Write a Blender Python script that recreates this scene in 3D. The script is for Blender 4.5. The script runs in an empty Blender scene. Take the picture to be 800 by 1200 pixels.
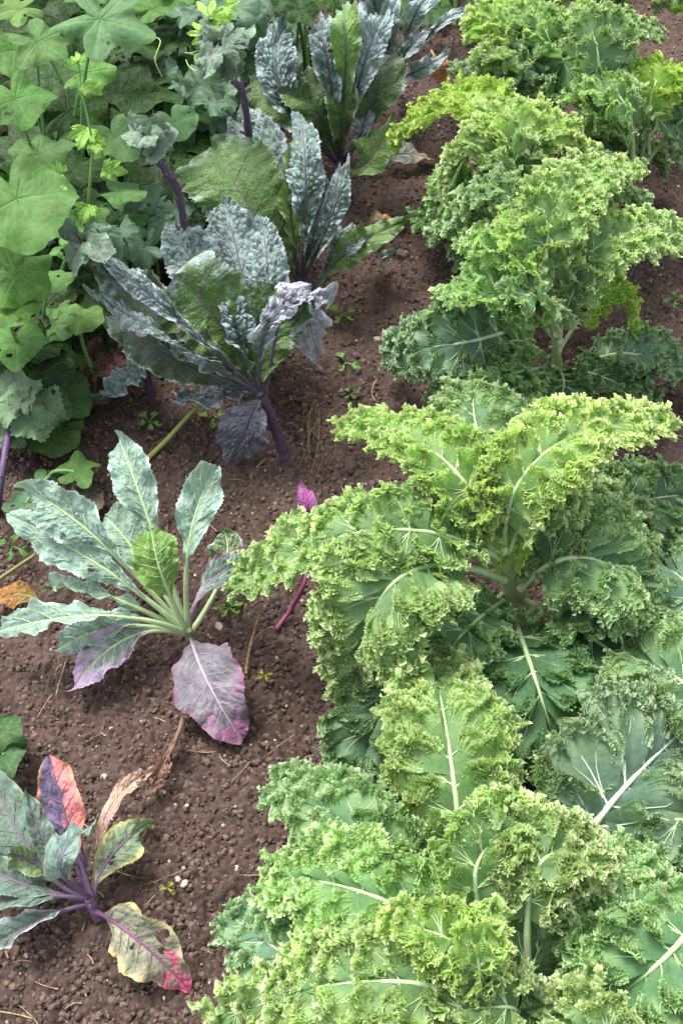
import bpy, math, numpy as np
from mathutils import Vector
R = np.random.RandomState(7)
scene = bpy.context.scene
COL = scene.collection
# ------------------------------------------------------------------ camera
F_PX, PITCH, CAMH = 1400.0, math.radians(47.8), 1.6
CP, SP = math.cos(PITCH), math.sin(PITCH)
FWD = np.array([0, CP, -SP]); UPV = np.array([0, SP, CP]); RGT = np.array([1., 0, 0])
CAM = np.array([0, 0, CAMH])
def W(x, y, h=0.0):
    d = FWD * F_PX + RGT * (x - 400) + UPV * (600 - y)
    t = (h - CAMH) / d[2]
    return CAM + d * t
def depth(p): return float(np.dot(np.asarray(p) - CAM, FWD))
def px2m(px, p): return px * depth(p) / F_PX
def L(r, g, b):
    f = lambda c: (c / 255 / 12.92) if c <= 10 else ((c / 255 + .055) / 1.055) ** 2.4
    return np.array([f(r), f(g), f(b)])
def nrm(v): return v / (np.linalg.norm(v, axis=-1, keepdims=True) + 1e-9)
def sstep(a, b, x):
    t = np.clip((x - a) / (b - a), 0, 1); return t * t * (3 - 2 * t)
# ------------------------------------------------------------------ noise
def hash2(ix, iy, k):
    n = (ix.astype(np.int64) * 374761393 + iy.astype(np.int64) * 668265263 + k * 1442695041) & 0x7fffffff
    n = ((n ^ (n >> 13)) * 1274126177) & 0x7fffffff
    n = ((n ^ (n >> 16)) * 2246822519) & 0x7fffffff
    return ((n ^ (n >> 15)) & 0xffffff) / float(0x1000000)
def vnoise(x, y, k=0):
    ix, iy = np.floor(x), np.floor(y); fx, fy = x - ix, y - iy
    fx = fx * fx * (3 - 2 * fx); fy = fy * fy * (3 - 2 * fy)
    a = hash2(ix, iy, k); b = hash2(ix + 1, iy, k); c = hash2(ix, iy + 1, k); d = hash2(ix + 1, iy + 1, k)
    return (a + (b - a) * fx) * (1 - fy) + (c + (d - c) * fx) * fy - .5
def fbm(x, y, k=0, o=4):
    s = 0; a = 1
    for i in range(o):
        s = s + a * vnoise(x * 2 ** i + 17 * i, y * 2 ** i - 9 * i, k + i); a *= .5
    return s
def worley(x, y, k=0):
    ix, iy = np.floor(x), np.floor(y)
    d1 = np.full(x.shape, 9.); d2 = np.full(x.shape, 9.); cid = np.zeros(x.shape)
    for dx in (-1, 0, 1):
        for dy in (-1, 0, 1):
            cx, cy = ix + dx, iy + dy
            px = cx + hash2(cx, cy, k); py = cy + hash2(cx, cy, k + 5)
            d = np.hypot(x - px, y - py)
            r = hash2(cx, cy, k + 9)
            near = d < d1
            d2 = np.where(near, d1, np.minimum(d2, d)); cid = np.where(near, r, cid); d1 = np.where(near, d, d1)
    return d1, d2, cid
# ------------------------------------------------------------------ materials
def new_mat(name):
    m = bpy.data.materials.new(name); m.use_nodes = True
    nt = m.node_tree; nt.nodes.clear()
    return m, nt, nt.nodes.new('ShaderNodeOutputMaterial')
def leaf_mat(name, rough=.5, trans=.28, nscale=60, nstr=.25, bump=.25, bscale=220, sheen=0., spec=.4, veins=0., vscale=130):
    m, nt, out = new_mat(name); N = nt.nodes; K = nt.links
    a1 = N.new('ShaderNodeAttribute'); a1.attribute_name = 'Col'
    a2 = N.new('ShaderNodeAttribute'); a2.attribute_name = 'Back'
    geo = N.new('ShaderNodeNewGeometry'); tc = N.new('ShaderNodeTexCoord')
    mx = N.new('ShaderNodeMix'); mx.data_type = 'RGBA'
    K.new(geo.outputs['Backfacing'], mx.inputs['Factor']); K.new(a1.outputs['Color'], mx.inputs['A']); K.new(a2.outputs['Color'], mx.inputs['B'])
    no = N.new('ShaderNodeTexNoise'); no.inputs['Scale'].default_value = nscale; no.inputs['Detail'].default_value = 5
    K.new(tc.outputs['Object'], no.inputs['Vector'])
    mr = N.new('ShaderNodeMapRange'); mr.inputs['From Min'].default_value = .25; mr.inputs['From Max'].default_value = .75
    mr.inputs['To Min'].default_value = 1 - nstr; mr.inputs['To Max'].default_value = 1 + nstr
    K.new(no.outputs['Fac'], mr.inputs['Value'])
    ml = N.new('ShaderNodeVectorMath'); ml.operation = 'SCALE'
    K.new(mx.outputs['Result'], ml.inputs[0]); K.new(mr.outputs['Result'], ml.inputs['Scale'])
    colout = ml.outputs['Vector']
    vo = N.new('ShaderNodeTexVoronoi'); vo.feature = 'DISTANCE_TO_EDGE'; vo.inputs['Scale'].default_value = vscale
    K.new(tc.outputs['Object'], vo.inputs['Vector'])
    if veins > 0:
        cr = N.new('ShaderNodeMapRange'); cr.inputs['From Min'].default_value = 0.; cr.inputs['From Max'].default_value = .09
        cr.inputs['To Min'].default_value = veins; cr.inputs['To Max'].default_value = 0
        K.new(vo.outputs['Distance'], cr.inputs['Value'])
        m2 = N.new('ShaderNodeMix'); m2.data_type = 'RGBA'; m2.inputs['B'].default_value = (.30, .42, .20, 1)
        K.new(cr.outputs['Result'], m2.inputs['Factor']); K.new(colout, m2.inputs['A']); colout = m2.outputs['Result']
    b = N.new('ShaderNodeBsdfPrincipled'); b.inputs['Roughness'].default_value = rough
    b.inputs['Specular IOR Level'].default_value = spec
    if sheen:
        b.inputs['Sheen Weight'].default_value = sheen; b.inputs['Sheen Roughness'].default_value = .5
    K.new(colout, b.inputs['Base Color'])
    n2 = N.new('ShaderNodeTexNoise'); n2.inputs['Scale'].default_value = bscale; n2.inputs['Detail'].default_value = 3
    K.new(tc.outputs['Object'], n2.inputs['Vector'])
    sm = N.new('ShaderNodeMath'); sm.operation = 'MULTIPLY_ADD'; sm.inputs[1].default_value = 1.2
    K.new(vo.outputs['Distance'], sm.inputs[0]); K.new(n2.outputs['Fac'], sm.inputs[2])
    bp = N.new('ShaderNodeBump'); bp.inputs['Strength'].default_value = bump; bp.inputs['Distance'].default_value = .003
    K.new(sm.outputs['Value'], bp.inputs['Height']); K.new(bp.outputs['Normal'], b.inputs['Normal'])
    t = N.new('ShaderNodeBsdfTranslucent')
    tcx = N.new('ShaderNodeMix'); tcx.data_type = 'RGBA'; tcx.blend_type = 'MULTIPLY'; tcx.inputs['Factor'].default_value = 1
    tcx.inputs['B'].default_value = (1.12, 1.25, .74, 1)
    K.new(colout, tcx.inputs['A']); K.new(tcx.outputs['Result'], t.inputs['Color'])
    ms = N.new('ShaderNodeMixShader'); ms.inputs['Fac'].default_value = trans
    K.new(b.outputs['BSDF'], ms.inputs[1]); K.new(t.outputs['BSDF'], ms.inputs[2]); K.new(ms.outputs['Shader'], out.inputs['Surface'])
    return m
M_CURL = leaf_mat('curly_kale_leaf', rough=.5, trans=.42, nscale=90, nstr=.2, bump=.25, spec=.3, veins=.16, vscale=75)
M_KALE = leaf_mat('smooth_kale_leaf', rough=.55, trans=.16, nscale=70, nstr=.22, bump=.45, sheen=.25, spec=.35)
M_DARK = leaf_mat('blistered_kale_leaf', rough=.5, trans=.12, nscale=110, nstr=.3, bump=.6, sheen=.2, spec=.45)
M_SQ = leaf_mat('squash_leaf', rough=.62, trans=.25, nscale=28, nstr=.2, bump=.35, bscale=90, sheen=.0, spec=.25, veins=.12, vscale=60)
M_STEM = leaf_mat('plant_stem', rough=.5, trans=0.0, nscale=60, nstr=.15, bump=.15, spec=.4)
M_DEAD = leaf_mat('withered_leaf', rough=.8, trans=.1, nscale=150, nstr=.45, bump=.8, spec=.15)
# ------------------------------------------------------------------ mesh helpers
def mk(name, V, Fq, mat, parent=None, col=None, back=None, origin=None, smooth=True):
    V = np.asarray(V, dtype=np.float32)
    if origin is not None: V = V - np.asarray(origin, dtype=np.float32)
    me = bpy.data.meshes.new(name)
    Fq = np.asarray(Fq, dtype=np.int32); k = Fq.shape[1]
    me.vertices.add(len(V)); me.vertices.foreach_set('co', V.ravel())
    me.loops.add(Fq.size); me.loops.foreach_set('vertex_index', Fq.ravel())
    me.polygons.add(len(Fq)); me.polygons.foreach_set('loop_start', np.arange(0, Fq.size, k, dtype=np.int32))
    me.update(calc_edges=True)
    me.polygons.foreach_set('use_smooth', np.full(len(Fq), smooth))
    if col is not None:
        for nm, c in (('Col', col), ('Back', back if back is not None else col)):
            c = np.broadcast_to(np.asarray(c, dtype=np.float32), (len(V), 3))
            at = me.color_attributes.new(nm, 'FLOAT_COLOR', 'POINT')
            at.data.foreach_set('color', np.concatenate([np.clip(c, 0.001, 1), np.ones((len(V), 1))], 1).astype(np.float32).ravel())
    me.materials.append(mat); me.update()
    o = bpy.data.objects.new(name, me); COL.objects.link(o)
    if parent is not None: o.parent = parent
    elif origin is not None: o.location = tuple(float(q) for q in origin)
    return o
def thing(name, label, cat, loc, group=None):
    o = bpy.data.objects.new(name, None); COL.objects.link(o); o.empty_display_size = .05
    o.location = tuple(float(q) for q in loc); tag(o, label, cat, group); return o
def tag(o, label, cat, group=None):
    o['label'] = label; o['category'] = cat
    if group: o['group'] = group
    return o
def gridq(nu, nv, off=0, wrap=False):
    i = np.arange(nu - 1)[:, None]; j = np.arange(nv if wrap else nv - 1)[None, :]
    j2 = (j + 1) % nv
    return np.stack(np.broadcast_arrays(i * nv + j, (i + 1) * nv + j, (i + 1) * nv + j2, i * nv + j2), -1).reshape(-1, 4) + off
class Acc:
    def __init__(s): s.V = []; s.F = []; s.C = []; s.B = []; s.n = 0
    def add(s, V, Fq, c, b=None):
        V = np.asarray(V).reshape(-1, 3)
        s.V.append(V); s.F.append(Fq + s.n); s.n += len(V)
        s.C.append(np.broadcast_to(c, (len(V), 3))); s.B.append(np.broadcast_to(c if b is None else b, (len(V), 3)))
    def build(s, name, mat, parent=None, origin=None):
        if not s.V: return None
        return mk(name, np.concatenate(s.V), np.concatenate(s.F), mat, parent, np.concatenate(s.C), np.concatenate(s.B), origin)
def tube(acc, P, r, col, seg=8, flat=None):
    P = np.asarray(P, float); n = len(P); r = np.broadcast_to(r, (n,))
    T = nrm(np.gradient(P, axis=0))
    ref = np.array([0, 0, 1.]) if abs(T[:, 2]).mean() < .8 else np.array([0, 1., 0])
    if flat is not None: ref = flat
    A = nrm(ref - T * (T * ref).sum(-1, keepdims=True)); B = np.cross(T, A)
    th = np.arange(seg) * 2 * math.pi / seg
    V = P[:, None] + r[:, None, None] * (A[:, None] * np.cos(th)[None, :, None] + B[:, None] * np.sin(th)[None, :, None])
    Fq = gridq(n, seg, wrap=True)
    V = V.reshape(-1, 3); V = np.concatenate([V, P[:1], P[-1:]])
    k = np.arange(seg); k2 = (k + 1) % seg; nv = n * seg
    c1 = np.stack([np.full(seg, nv), k, k2, k2], -1)  # degenerate-free caps below
    V2 = V
    Fa = Fq
    if np.ndim(col) == 2: c = np.concatenate([np.repeat(col, seg, 0), col[:1], col[-1:]])
    else: c = col
    # caps as quads using pairs
    q = []
    for i in range(0, seg, 2):
        q.append([nv, (i + 2) % seg, i + 1, i]); q.append([nv + 1, (n - 1) * seg + i, (n - 1) * seg + i + 1, (n - 1) * seg + (i + 2) % seg])
    acc.add(V2, np.concatenate([Fa, np.array(q)]), c)
def curve(pts, n):
    """smooth path through 2+ points (Catmull-Rom)"""
    P = [np.asarray(p, float) for p in pts]
    if len(P) == 3:
        t = np.linspace(0, 1, n)[:, None]; c = 2 * P[1] - .5 * (P[0] + P[2])
        return (1 - t) ** 2 * P[0] + 2 * t * (1 - t) * c + t * t * P[2]
    P = [2 * P[0] - P[1]] + P + [2 * P[-1] - P[-2]]
    out = []; m = len(P) - 3
    for s in np.linspace(0, m - 1e-6, n):
        i = int(s); t = s - i; a, b, c, d = P[i:i + 4]
        out.append(.5 * ((2 * b) + (c - a) * t + (2 * a - 5 * b + 4 * c - d) * t * t + (3 * b - a - 3 * c + d) * t ** 3))
    return np.array(out)
HUP = np.array([0, -.25, 1.]); HCAM = np.array([0, -.75, .75]); HAWAY = np.array([0, .9, -.35])
def frames(P, h0, h1, roll=0., twist=0.):
    T = nrm(np.gradient(P, axis=0)); n = len(P); t = np.linspace(0, 1, n)[:, None]
    H = (1 - t) * h0 + t * h1
    N = nrm(H - T * (T * H).sum(-1, keepdims=True)); B = np.cross(T, N)
    a = (roll + twist * t)
    return T, N * np.cos(a) + B * np.sin(a), B * np.cos(a) - N * np.sin(a)
# ------------------------------------------------------------------ curly leaf
CT = {  # inner blade, frill, frill tip, underside
 'bright': (L(112, 150, 98), L(166, 197, 130), L(228, 236, 194), L(148, 182, 116)),
 'yellow': (L(132, 168, 98), L(182, 210, 126), L(232, 239, 186), L(162, 194, 110)),
 'mid':    (L(102, 142, 98), L(150, 184, 126), L(216, 227, 188), L(134, 170, 110)),
 'blue':   (L(112, 144, 120), L(140, 171, 132), L(204, 218, 184), L(132, 162, 118)),
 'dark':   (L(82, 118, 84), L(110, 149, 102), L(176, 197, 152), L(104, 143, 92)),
 'lime':   (L(144, 182, 80), L(174, 206, 100), L(218, 230, 146), L(160, 194, 80)),
}
VEIN = L(178, 198, 150)
RIBS = [((1.0, .0105, .6), (.90, .0125, .4), (.79, .0125, .25), (.67, .0115, .15), (.54, .010, .1), (.41, .008, .05)), ((1.0, .0105, .55), (.84, .0125, .3), (.68, .0115, .15), (.50, .010, .1))]
rstep = (.00072, .0011)
def curly_leaf(root, o, p3, wpx, tone='bright', roll=0., hint=None, hint1=None, lobes=7, frill=1.0, curls=1., flatin=None, csz=None, pet=.2, lod=1., cup=.25, droop=.15, rs=None, veinc=None, name='leaf', label=None):
    rs = rs or R
    A, Bm, Cc = [W(*q) for q in p3]
    P = curve([A, Bm, Cc], 64)
    h0 = HUP if hint is None else hint; h1 = h0 if hint1 is None else hint1
    T, N, B = frames(P, h0, h1, roll)
    seg = np.linalg.norm(np.diff(P, axis=0), axis=1); S = np.concatenate([[0], np.cumsum(seg)]); LEN = S[-1]
    half = px2m(wpx, Bm) / 2
    tt = np.linspace(0, 1, 64)
    def at(u):
        u = np.clip(u, 0, 1.0)
        return [np.stack([np.interp(u, tt, q[:, k]) for k in range(3)], -1) for q in (P, T, N, B)]
    c0, c1, c2, cb = CT[tone]
    jit = 1 + .1 * (rs.rand(3) - .5) + .12 * (rs.rand() - .5)
    acc = Acc(); va = Acc(); csz = csz or (.52 if lod > .9 else .66); cl = 0 if lod > .9 else 1
    vc = VEIN if veinc is None else veinc
    if flatin is None: flatin = .62 if tone in ('dark', 'blue') else (.5 if tone == 'mid' else 0)
    na = max(26, int(88 * lod)); ns = max(9, int(15 * lod))
    du = (1 - pet) / lobes
    items = [(pet + du * (i + .5), sd) for i in range(lobes) for sd in (-1, 1)] + [(.985, 0)]
    for (u0, sd) in items:
        w = (u0 - pet) / (1 - pet)
        prof = (.55 + .75 * math.sin(math.pi * min(1, w ** .8 * .95 + .02))) / 1.25
        ll = half * prof * (1 + .22 * (rs.rand() - .5)) * 1.08
        th = math.radians(72 - 38 * w + 12 * (rs.rand() - .5)) if sd else 0.
        if sd == 0: ll = half * .6
        u0j = u0 + (rs.rand() - .5) * du * .25
        a = np.linspace(-1, 1, na)[None, :]; s = (np.linspace(0, 1, ns)[:, None]) ** .85
        root_u = u0j + a[0] * du * .62 * (1 if sd else .3)
        rp, _, _, _ = at(root_u)
        O, t0, n0, b0 = [q[0] for q in at(np.array([u0j]))]
        d = math.cos(th) * t0 + math.sin(th) * sd * b0
        e = math.sin(th) * t0 - math.cos(th) * sd * b0 if sd else b0
        wl = max(du * LEN * 1.05, ll * .55) * (1 + .2 * rs.rand())
        if sd == 0: wl = half * .7
        outer = O + d * (ll * (1 - .32 * a[0] ** 2))[:, None] + e * (a[0] * wl)[:, None]
        pos = rp[None] * (1 - s[..., None]) + outer[None] * s[..., None]
        # the blade swells, then folds and frills towards its edge
        x = a * wl * (.4 + .6 * s)
        g = np.clip((s - .42) / .58, 0, 1)
        ph = rs.rand(8) * 6.28
        l1 = .034 * (1 + .3 * rs.rand()); l2 = .0145 * (1 + .25 * rs.rand()); l3 = .0062
        wob = .9 * np.sin(x / .021 + ph[3]) + .6 * np.sin(x / .0093 + ph[4])
        f1 = 2 * math.pi * x / l1 + ph[0] + .5 * wob; f2 = 2 * math.pi * x / l2 + ph[1] + wob + 1.2 * s; f3 = 2 * math.pi * x / l3 + ph[2] + 1.5 * wob + 2 * s
        A1 = .0105 * g ** 1.1 * frill; A2 = .0036 * g ** 1.6 * frill; A3 = .0008 * np.clip((s - .62) / .38, 0, 1) * frill
        if lod < .6: A3 = A3 * .5
        am = 1 + .35 * np.sin(x / .017 + ph[5])
        dn = A1 * np.sin(f1) + A2 * am * np.sin(f2) + A3 * np.sin(f3)
        de = .8 * A1 * np.sin(2 * f1 + .6) + 1.0 * A2 * am * np.sin(2 * f2 + ph[6]) * .8 + A3 * np.cos(f3)
        dd = .55 * A1 * np.cos(f1 + 1) + .9 * A2 * am * np.cos(f2 + .5) + 1.1 * A3 * np.cos(f3 + 1.3) - .010 * frill * g ** 2
        tilt = cup * (rs.rand() * 1.2 - .1)
        dn = dn + tilt * ll * s - droop * ll * s ** 2 + .012 * frill * g ** 1.5 * (.4 + rs.rand()) + .004 * np.sin(math.pi * s) * np.abs(np.sin(x / .02))
        pos = pos + n0 * dn[..., None] + e * de[..., None] + d * dd[..., None]
        # pigment: blue-green blade, yellow-green frill, pale crinkled rim
        k1 = sstep(.3, .72, s + .05 * np.sin(f1)); k2 = sstep(.78, 1.0, s + .06 * np.sin(f3) + .05 * np.sin(f2))
        k1 = np.broadcast_to(k1, x.shape)[..., None]; k2 = np.broadcast_to(k2, x.shape)[..., None] * .35
        col = (c0 * (1 - k1) + c1 * k1) * (1 - k2) + c2 * k2
        brn = (hash2(np.floor(x / .008), np.floor(s * 3), int(ph[0] * 100)) > .93) & (np.broadcast_to(s, x.shape) > .93)
        col = np.where(brn[..., None], L(176, 150, 96), col)
        bk = cb * (1 - k2) + c2 * k2
        gq = gridq(ns, na)
        if sd != 1: gq = gq[:, ::-1]
        if curls > 0:
            fa = (gq % na).mean(1) / (na - 1) * 2 - 1; fs = (np.clip((gq // na).mean(1) / (ns - 1), 0, 1)) ** .85
            gq = gq[fs <= .36 + .62 * np.clip(1 - fa ** 2, 0, 1) ** .35]
        acc.add(pos, gq, (col * jit).reshape(-1, 3), np.broadcast_to(bk * jit, pos.shape).reshape(-1, 3))
        if curls > 0:      # the crinkled frill: tightly folded continuous ribbons growing from the lobe's outer rim
            for (rho, hh_, ln_) in RIBS[cl]:
                if rho < flatin: continue
                plen = (2 * wl * .95 + 1.1 * ll) * rho
                nt_ = int(max(30, plen / rstep[cl])); nw = 4
                fi = np.linspace(-1.62, 1.62, nt_)
                aa = .97 * rho ** .8 * np.sin(fi); ss = np.clip(.40 + (.6 * rho ** .7 - .02) * np.cos(fi) ** .8 if False else .38 + (.60 * rho ** .7) * np.clip(np.cos(fi), 0, 1) ** .7, .2, .985)
                jf = (aa + 1) / 2 * (na - 1); kf = (ss ** (1 / .85)) * (ns - 1)
                j0 = np.clip(jf.astype(int), 0, na - 2); k0 = np.clip(kf.astype(int), 0, ns - 2); wj = (jf - j0)[:, None]; wk = (kf - k0)[:, None]
                p_ = (pos[k0, j0] * (1 - wj) + pos[k0, j0 + 1] * wj) * (1 - wk) + (pos[k0 + 1, j0] * (1 - wj) + pos[k0 + 1, j0 + 1] * wj) * wk
                t_ = np.arange(nt_) * plen / nt_ 
                w_ = np.linspace(0, 1, nw)[None, :]; q_ = rs.rand(8) * 6.28
                wb = .8 * np.sin(t_ / .0085 + q_[0]) + .7 * np.sin(t_ / .0047 + q_[1])
                th1 = (2 * math.pi * t_ / (.0098 * csz) + 1.2 * wb)[:, None]; th2 = (2 * math.pi * t_ / (.0043 * csz) + q_[2] + 1.5 * wb)[:, None]
                am_ = (1 + .45 * np.sin(t_ / .0062 + q_[3]) + .3 * np.sin(t_ / .0138 + q_[4]))[:, None] * np.clip(1.05 - (np.abs(fi) / 1.62) ** 4, .25, 1)[:, None] * frill
                H_ = hh_ * (1 + .45 * np.sin(t_ / .011 + q_[5]) + .12 * rs.randn(nt_))[:, None] * csz
                lo = e[None] * np.sin(fi)[:, None] + d[None] * np.cos(fi)[:, None]; ta = e[None] * np.cos(fi)[:, None] - d[None] * np.sin(fi)[:, None]
                dl = am_ * csz * (.0066 * w_ ** .9 * np.sin(th1) + .0028 * w_ ** 1.7 * np.sin(th2)) + ln_ * H_ * w_ ** 1.2 
                dt = am_ * csz * (.0040 * w_ * np.sin(2 * th1 + .4) + .0026 * w_ ** 1.7 * np.cos(th2))
                dh = H_ * am_ * w_ ** .8 * .85 + am_ * csz * (.0018 * w_ ** 2 * np.sin(th2 * 1.31 + 1) + .0022 * w_ * np.cos(th1)) + .0005 * rs.randn(nt_, nw) * (w_ > .9)
                Vr_ = p_[:, None] + lo[:, None] * dl[..., None] + ta[:, None] * dt[..., None] + n0 * dh[..., None]
                kk1 = sstep(.0, .6, w_ + .2 * np.sin(th1 * .5)); kk2 = sstep(.72, 1.02, w_ + .1 * np.sin(th2))
                vr = (1 + .16 * np.sin(t_ / .013 + q_[6]) + .1 * rs.randn(nt_))[:, None, None]
                cbase = c0 * .4 + c1 * .6
                cr_ = (cbase * (1 - kk1[..., None]) + c1 * kk1[..., None]) * (1 - kk2[..., None]) * vr + c2 * kk2[..., None]
                bq = (hash2(np.floor(t_ / .003), np.floor(t_ * 0 + rho * 9), int(q_[7] * 100)) > .985)[:, None] & (w_ > .9)
                cr_ = np.where(bq[..., None], L(176, 148, 92), cr_)
                acc.add(Vr_, gridq(nt_, nw), (cr_ * jit).reshape(-1, 3))
        # side vein, riding on the blade
        m = na // 2; kk = int(ns * .62)
        if sd and kk > 3:
            vp = pos[:kk, m] + n0 * .0006
            tube(va, vp, np.linspace(.0012, .0004, kk) * (half / .07) ** .5, vc, 6)
            for q, (mm, s0) in enumerate(((int(na * .28), 2), (int(na * .72), 2))):
                vp = np.stack([pos[i, int(m + (mm - m) * (i / kk))] for i in range(1, kk)]) + n0 * .0005
                tube(va, vp, np.linspace(.0009, .0003, kk - 1), vc, 6)
    rr = np.interp(tt, [0, pet, .6, 1], [.0052, .0040, .0021, .0006]) * (half / .07) ** .5
    tube(va, P + N * .0005, rr, vc, 8, flat=None)
    lf = acc.build(name, M_CURL, root, o)
    if label: lf['label'] = label
    va.build('midrib', M_STEM, lf, o)
    return lf
# ------------------------------------------------------------------ plain kale leaf
def prof_kale(u, pet, tipr=.62, rise=.62):
    w = np.clip((u - pet) / (1 - pet), 0, 1)
    up = sstep(-.05, rise, w); dn = np.clip(1 - np.clip((w - tipr) / (1 - tipr), 0, 1) ** 1.7, 0, 1) ** .75
    return np.where(u < pet, 0.06, .06 + .94 * up * dn)
def kale_leaf(root, o, p3, wpx, front, back, rim=None, tipc=None, vein=VEIN, mat=None, fold=.35, pet=.28, wave=.006, blist=.0015, bsc=.009, teeth=.05,
              roll=0., twist=0., hint=None, hint1=None, nu=110, nv=41, curlback=0., holes=0, side=None, rimw=.14, rs=None, lobed=0., label=None, thick=1., veinr=.0035, name='leaf', tipfrom=.75, mottle=.12, tipr=.62, rise=.62, silver=None, silfrom=.6):
    rs = rs or R
    pts = [W(*q) for q in p3]
    P = curve(pts, nu)
    h0 = HUP if hint is None else hint; h1 = h0 if hint1 is None else hint1
    T, N, B = frames(P, h0, h1, roll, twist)
    half = px2m(wpx, pts[len(pts) // 2]) / 2
    seg = np.linalg.norm(np.diff(P, axis=0), axis=1); S = np.concatenate([[0], np.cumsum(seg)]); LEN = S[-1]
    u = np.linspace(0, 1, nu)[:, None]; v = np.linspace(-1, 1, nv)[None, :]
    ph = rs.rand(8) * 6.28; sg = np.sign(v)
    hw = half * prof_kale(u, pet, tipr, rise)
    edge = 1 + teeth * np.abs(((u * LEN / .011 + ph[0] + .7 * sg + .8 * np.sin(u * 23 + ph[1])) % 1) - .5) * 2 * sstep(pet, pet + .1, u) + .07 * np.sin(u * 19 + ph[2] + sg) + lobed * np.sin(u * 34 + ph[3] + sg * 1.1)
    x = v * hw * edge
    av = np.abs(v)
    bl = sstep(pet * .9, pet + .12, u)
    # fold along the midrib, wavy margin, quilted blisters
    z = np.abs(x) * math.tan(fold) * (1 - .35 * av)
    y = S[:, None]
    z = z + wave * bl * av ** 2.2 * (np.sin(y / .0105 + ph[4] + 1.4 * sg) + .6 * np.sin(y / .0052 + ph[5] + sg * 2)) + wave * 1.6 * bl * av * np.sin(y / .03 + ph[6] + sg * 1.9)
    z = z - curlback * half * bl * np.clip((av - .45) / .55, 0, 1) ** 2
    xin = -sg * curlback * half * .5 * bl * np.clip((av - .6) / .4, 0, 1) ** 2
    wq = .55 * fbm(x / bsc * .6 + ph[2], y / bsc * .6, 5, 2); wr = .55 * fbm(x / bsc * .6, y / bsc * .6 + ph[3], 8, 2)
    d1, d2, cid = worley(x / bsc * (1.25 - .5 * np.minimum(av, 1)) + 31.7 + ph[0] + wq, (y - np.abs(x) * .7) / bsc * .72 + ph[1] + wr)
    dome = np.clip(1 - d1 ** 2 * 1.5, 0, 1) * np.clip((d2 - d1) * 3, 0, 1) * np.clip(.55 + 1.1 * fbm(x / .02 + 9, y / .02, int(ph[6] * 50), 2) + .5, .15, 1.3)
    z = z + blist * bl * dome * (.4 + cid) * sstep(.04, .2, av)
    ribs = np.abs(np.sin((y - np.abs(x) * .75) / LEN * math.pi * 7 + ph[7]))
    z = z + .0022 * bl * ribs ** .6 * sstep(.02, .3, av)
    xs = x + xin
    V = P[:, None] + B[:, None] * xs[..., None] + N[:, None] * z[..., None]
    # pigment, with lit tops and dark crevices painted into the silver blisters
    mot = fbm(x / .012 + ph[2], y / .012, int(ph[3] * 99), 3)
    col = np.broadcast_to(front, V.shape) * (1 + 2 * mottle * mot[..., None])
    bcol = np.broadcast_to(back, V.shape) * (1 + mottle * mot[..., None])
    if silver is not None:
        k = (np.clip(sstep(silfrom - .2, silfrom + .2, u + .3 * av + .4 * mot), 0, 1) * np.clip(.30 + .8 * dome + .5 * mot, 0, 1))[..., None]
        col = col * (1 - k) + silver * k
    if side is not None:       # one half turned to another colour
        k = sstep(-.25, .25, v * side[1] + .8 * mot)[..., None] * sstep(pet, .5, u)[..., None]
        col = col * (1 - k) + side[0] * k; bcol = bcol * (1 - k) + side[0] * k
    if rim is not None:
        k = sstep(1 - rimw * 2, 1., av + .25 * mot)[..., None] * np.broadcast_to(bl, mot.shape)[..., None]
        col = col * (1 - k) + rim * k; bcol = bcol * (1 - k * .7) + rim * k * .7
    if tipc is not None:
        k = sstep(tipfrom, .98, u + .35 * mot)[..., None]
        col = col * (1 - k) + tipc * k; bcol = bcol * (1 - k) + tipc * k
    sp = sstep(.30, .42, fbm(x / .006 + 50, y / .006, int(ph[4] * 99), 2) + .12 * fbm(x / .03, y / .03, 7, 2))[..., None] * .45 * np.broadcast_to(bl, mot.shape)[..., None]
    col = col * (1 - sp) + L(120, 92, 60) * sp
    kv = np.clip(1 - ribs / .22, 0, 1)[..., None] * .35 * np.broadcast_to(bl, mot.shape)[..., None] * np.clip(1.1 - av, 0, 1)[..., None]
    col = col * (1 - kv) + vein * kv
    Fq = gridq(nu, nv)[:, ::-1]
    if holes:
        cu = (Fq % nv).mean(1) / (nv - 1) * 2 - 1; cv = (Fq // nv).mean(1) / (nu - 1)
        keep = np.ones(len(Fq), bool)
        for _ in range(holes):
            hu = pet + .15 + rs.rand() * (.8 - pet); hv = (rs.rand() - .5) * 1.7; r = .004 + .006 * rs.rand() ** 2
            dd = np.hypot((cu - hv) * half, (cv - hu) * LEN * (1 + .3 * rs.rand()))
            keep &= dd > r * (1 + .3 * np.sin(7 * np.arctan2(cu - hv, cv - hu)))
        Fq = Fq[keep]
    # curl strands that pass under the soil up to lie on it
    Vr = V.reshape(-1, 3).copy()
    lf = mk(name, Vr, Fq, mat or M_KALE, root, col.reshape(-1, 3), bcol.reshape(-1, 3), o)
    if label: lf['label'] = label
    va = Acc()
    r = np.interp(u[:, 0], [0, pet, .7, 1], [1.5, 1.1, .5, .12]) * veinr
    tube(va, P + N * (r * .15)[:, None], r, vein, 8)
    if nu > 60:
        for k in range(6):
            for sgn in (-1, 1):
                u0 = pet + .06 + (1 - pet) * .8 * (k + .5 * (sgn > 0)) / 6.5
                i0 = int(u0 * (nu - 1)); n = 9
                ii = np.clip(i0 + (np.arange(n) * nu * .014).astype(int), 0, nu - 1)
                jj = np.clip((nv // 2 + sgn * np.linspace(0, .8, n) * (nv // 2)).astype(int), 0, nv - 1)
                vp = V[ii, jj] + N[ii] * .0004
                tube(va, vp, np.linspace(.32, .1, n) * veinr, vein * .75 + np.mean(col.reshape(-1, 3), 0) * .25, 6)
    va.build('midrib', M_STEM, lf, o)
    return lf
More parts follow.
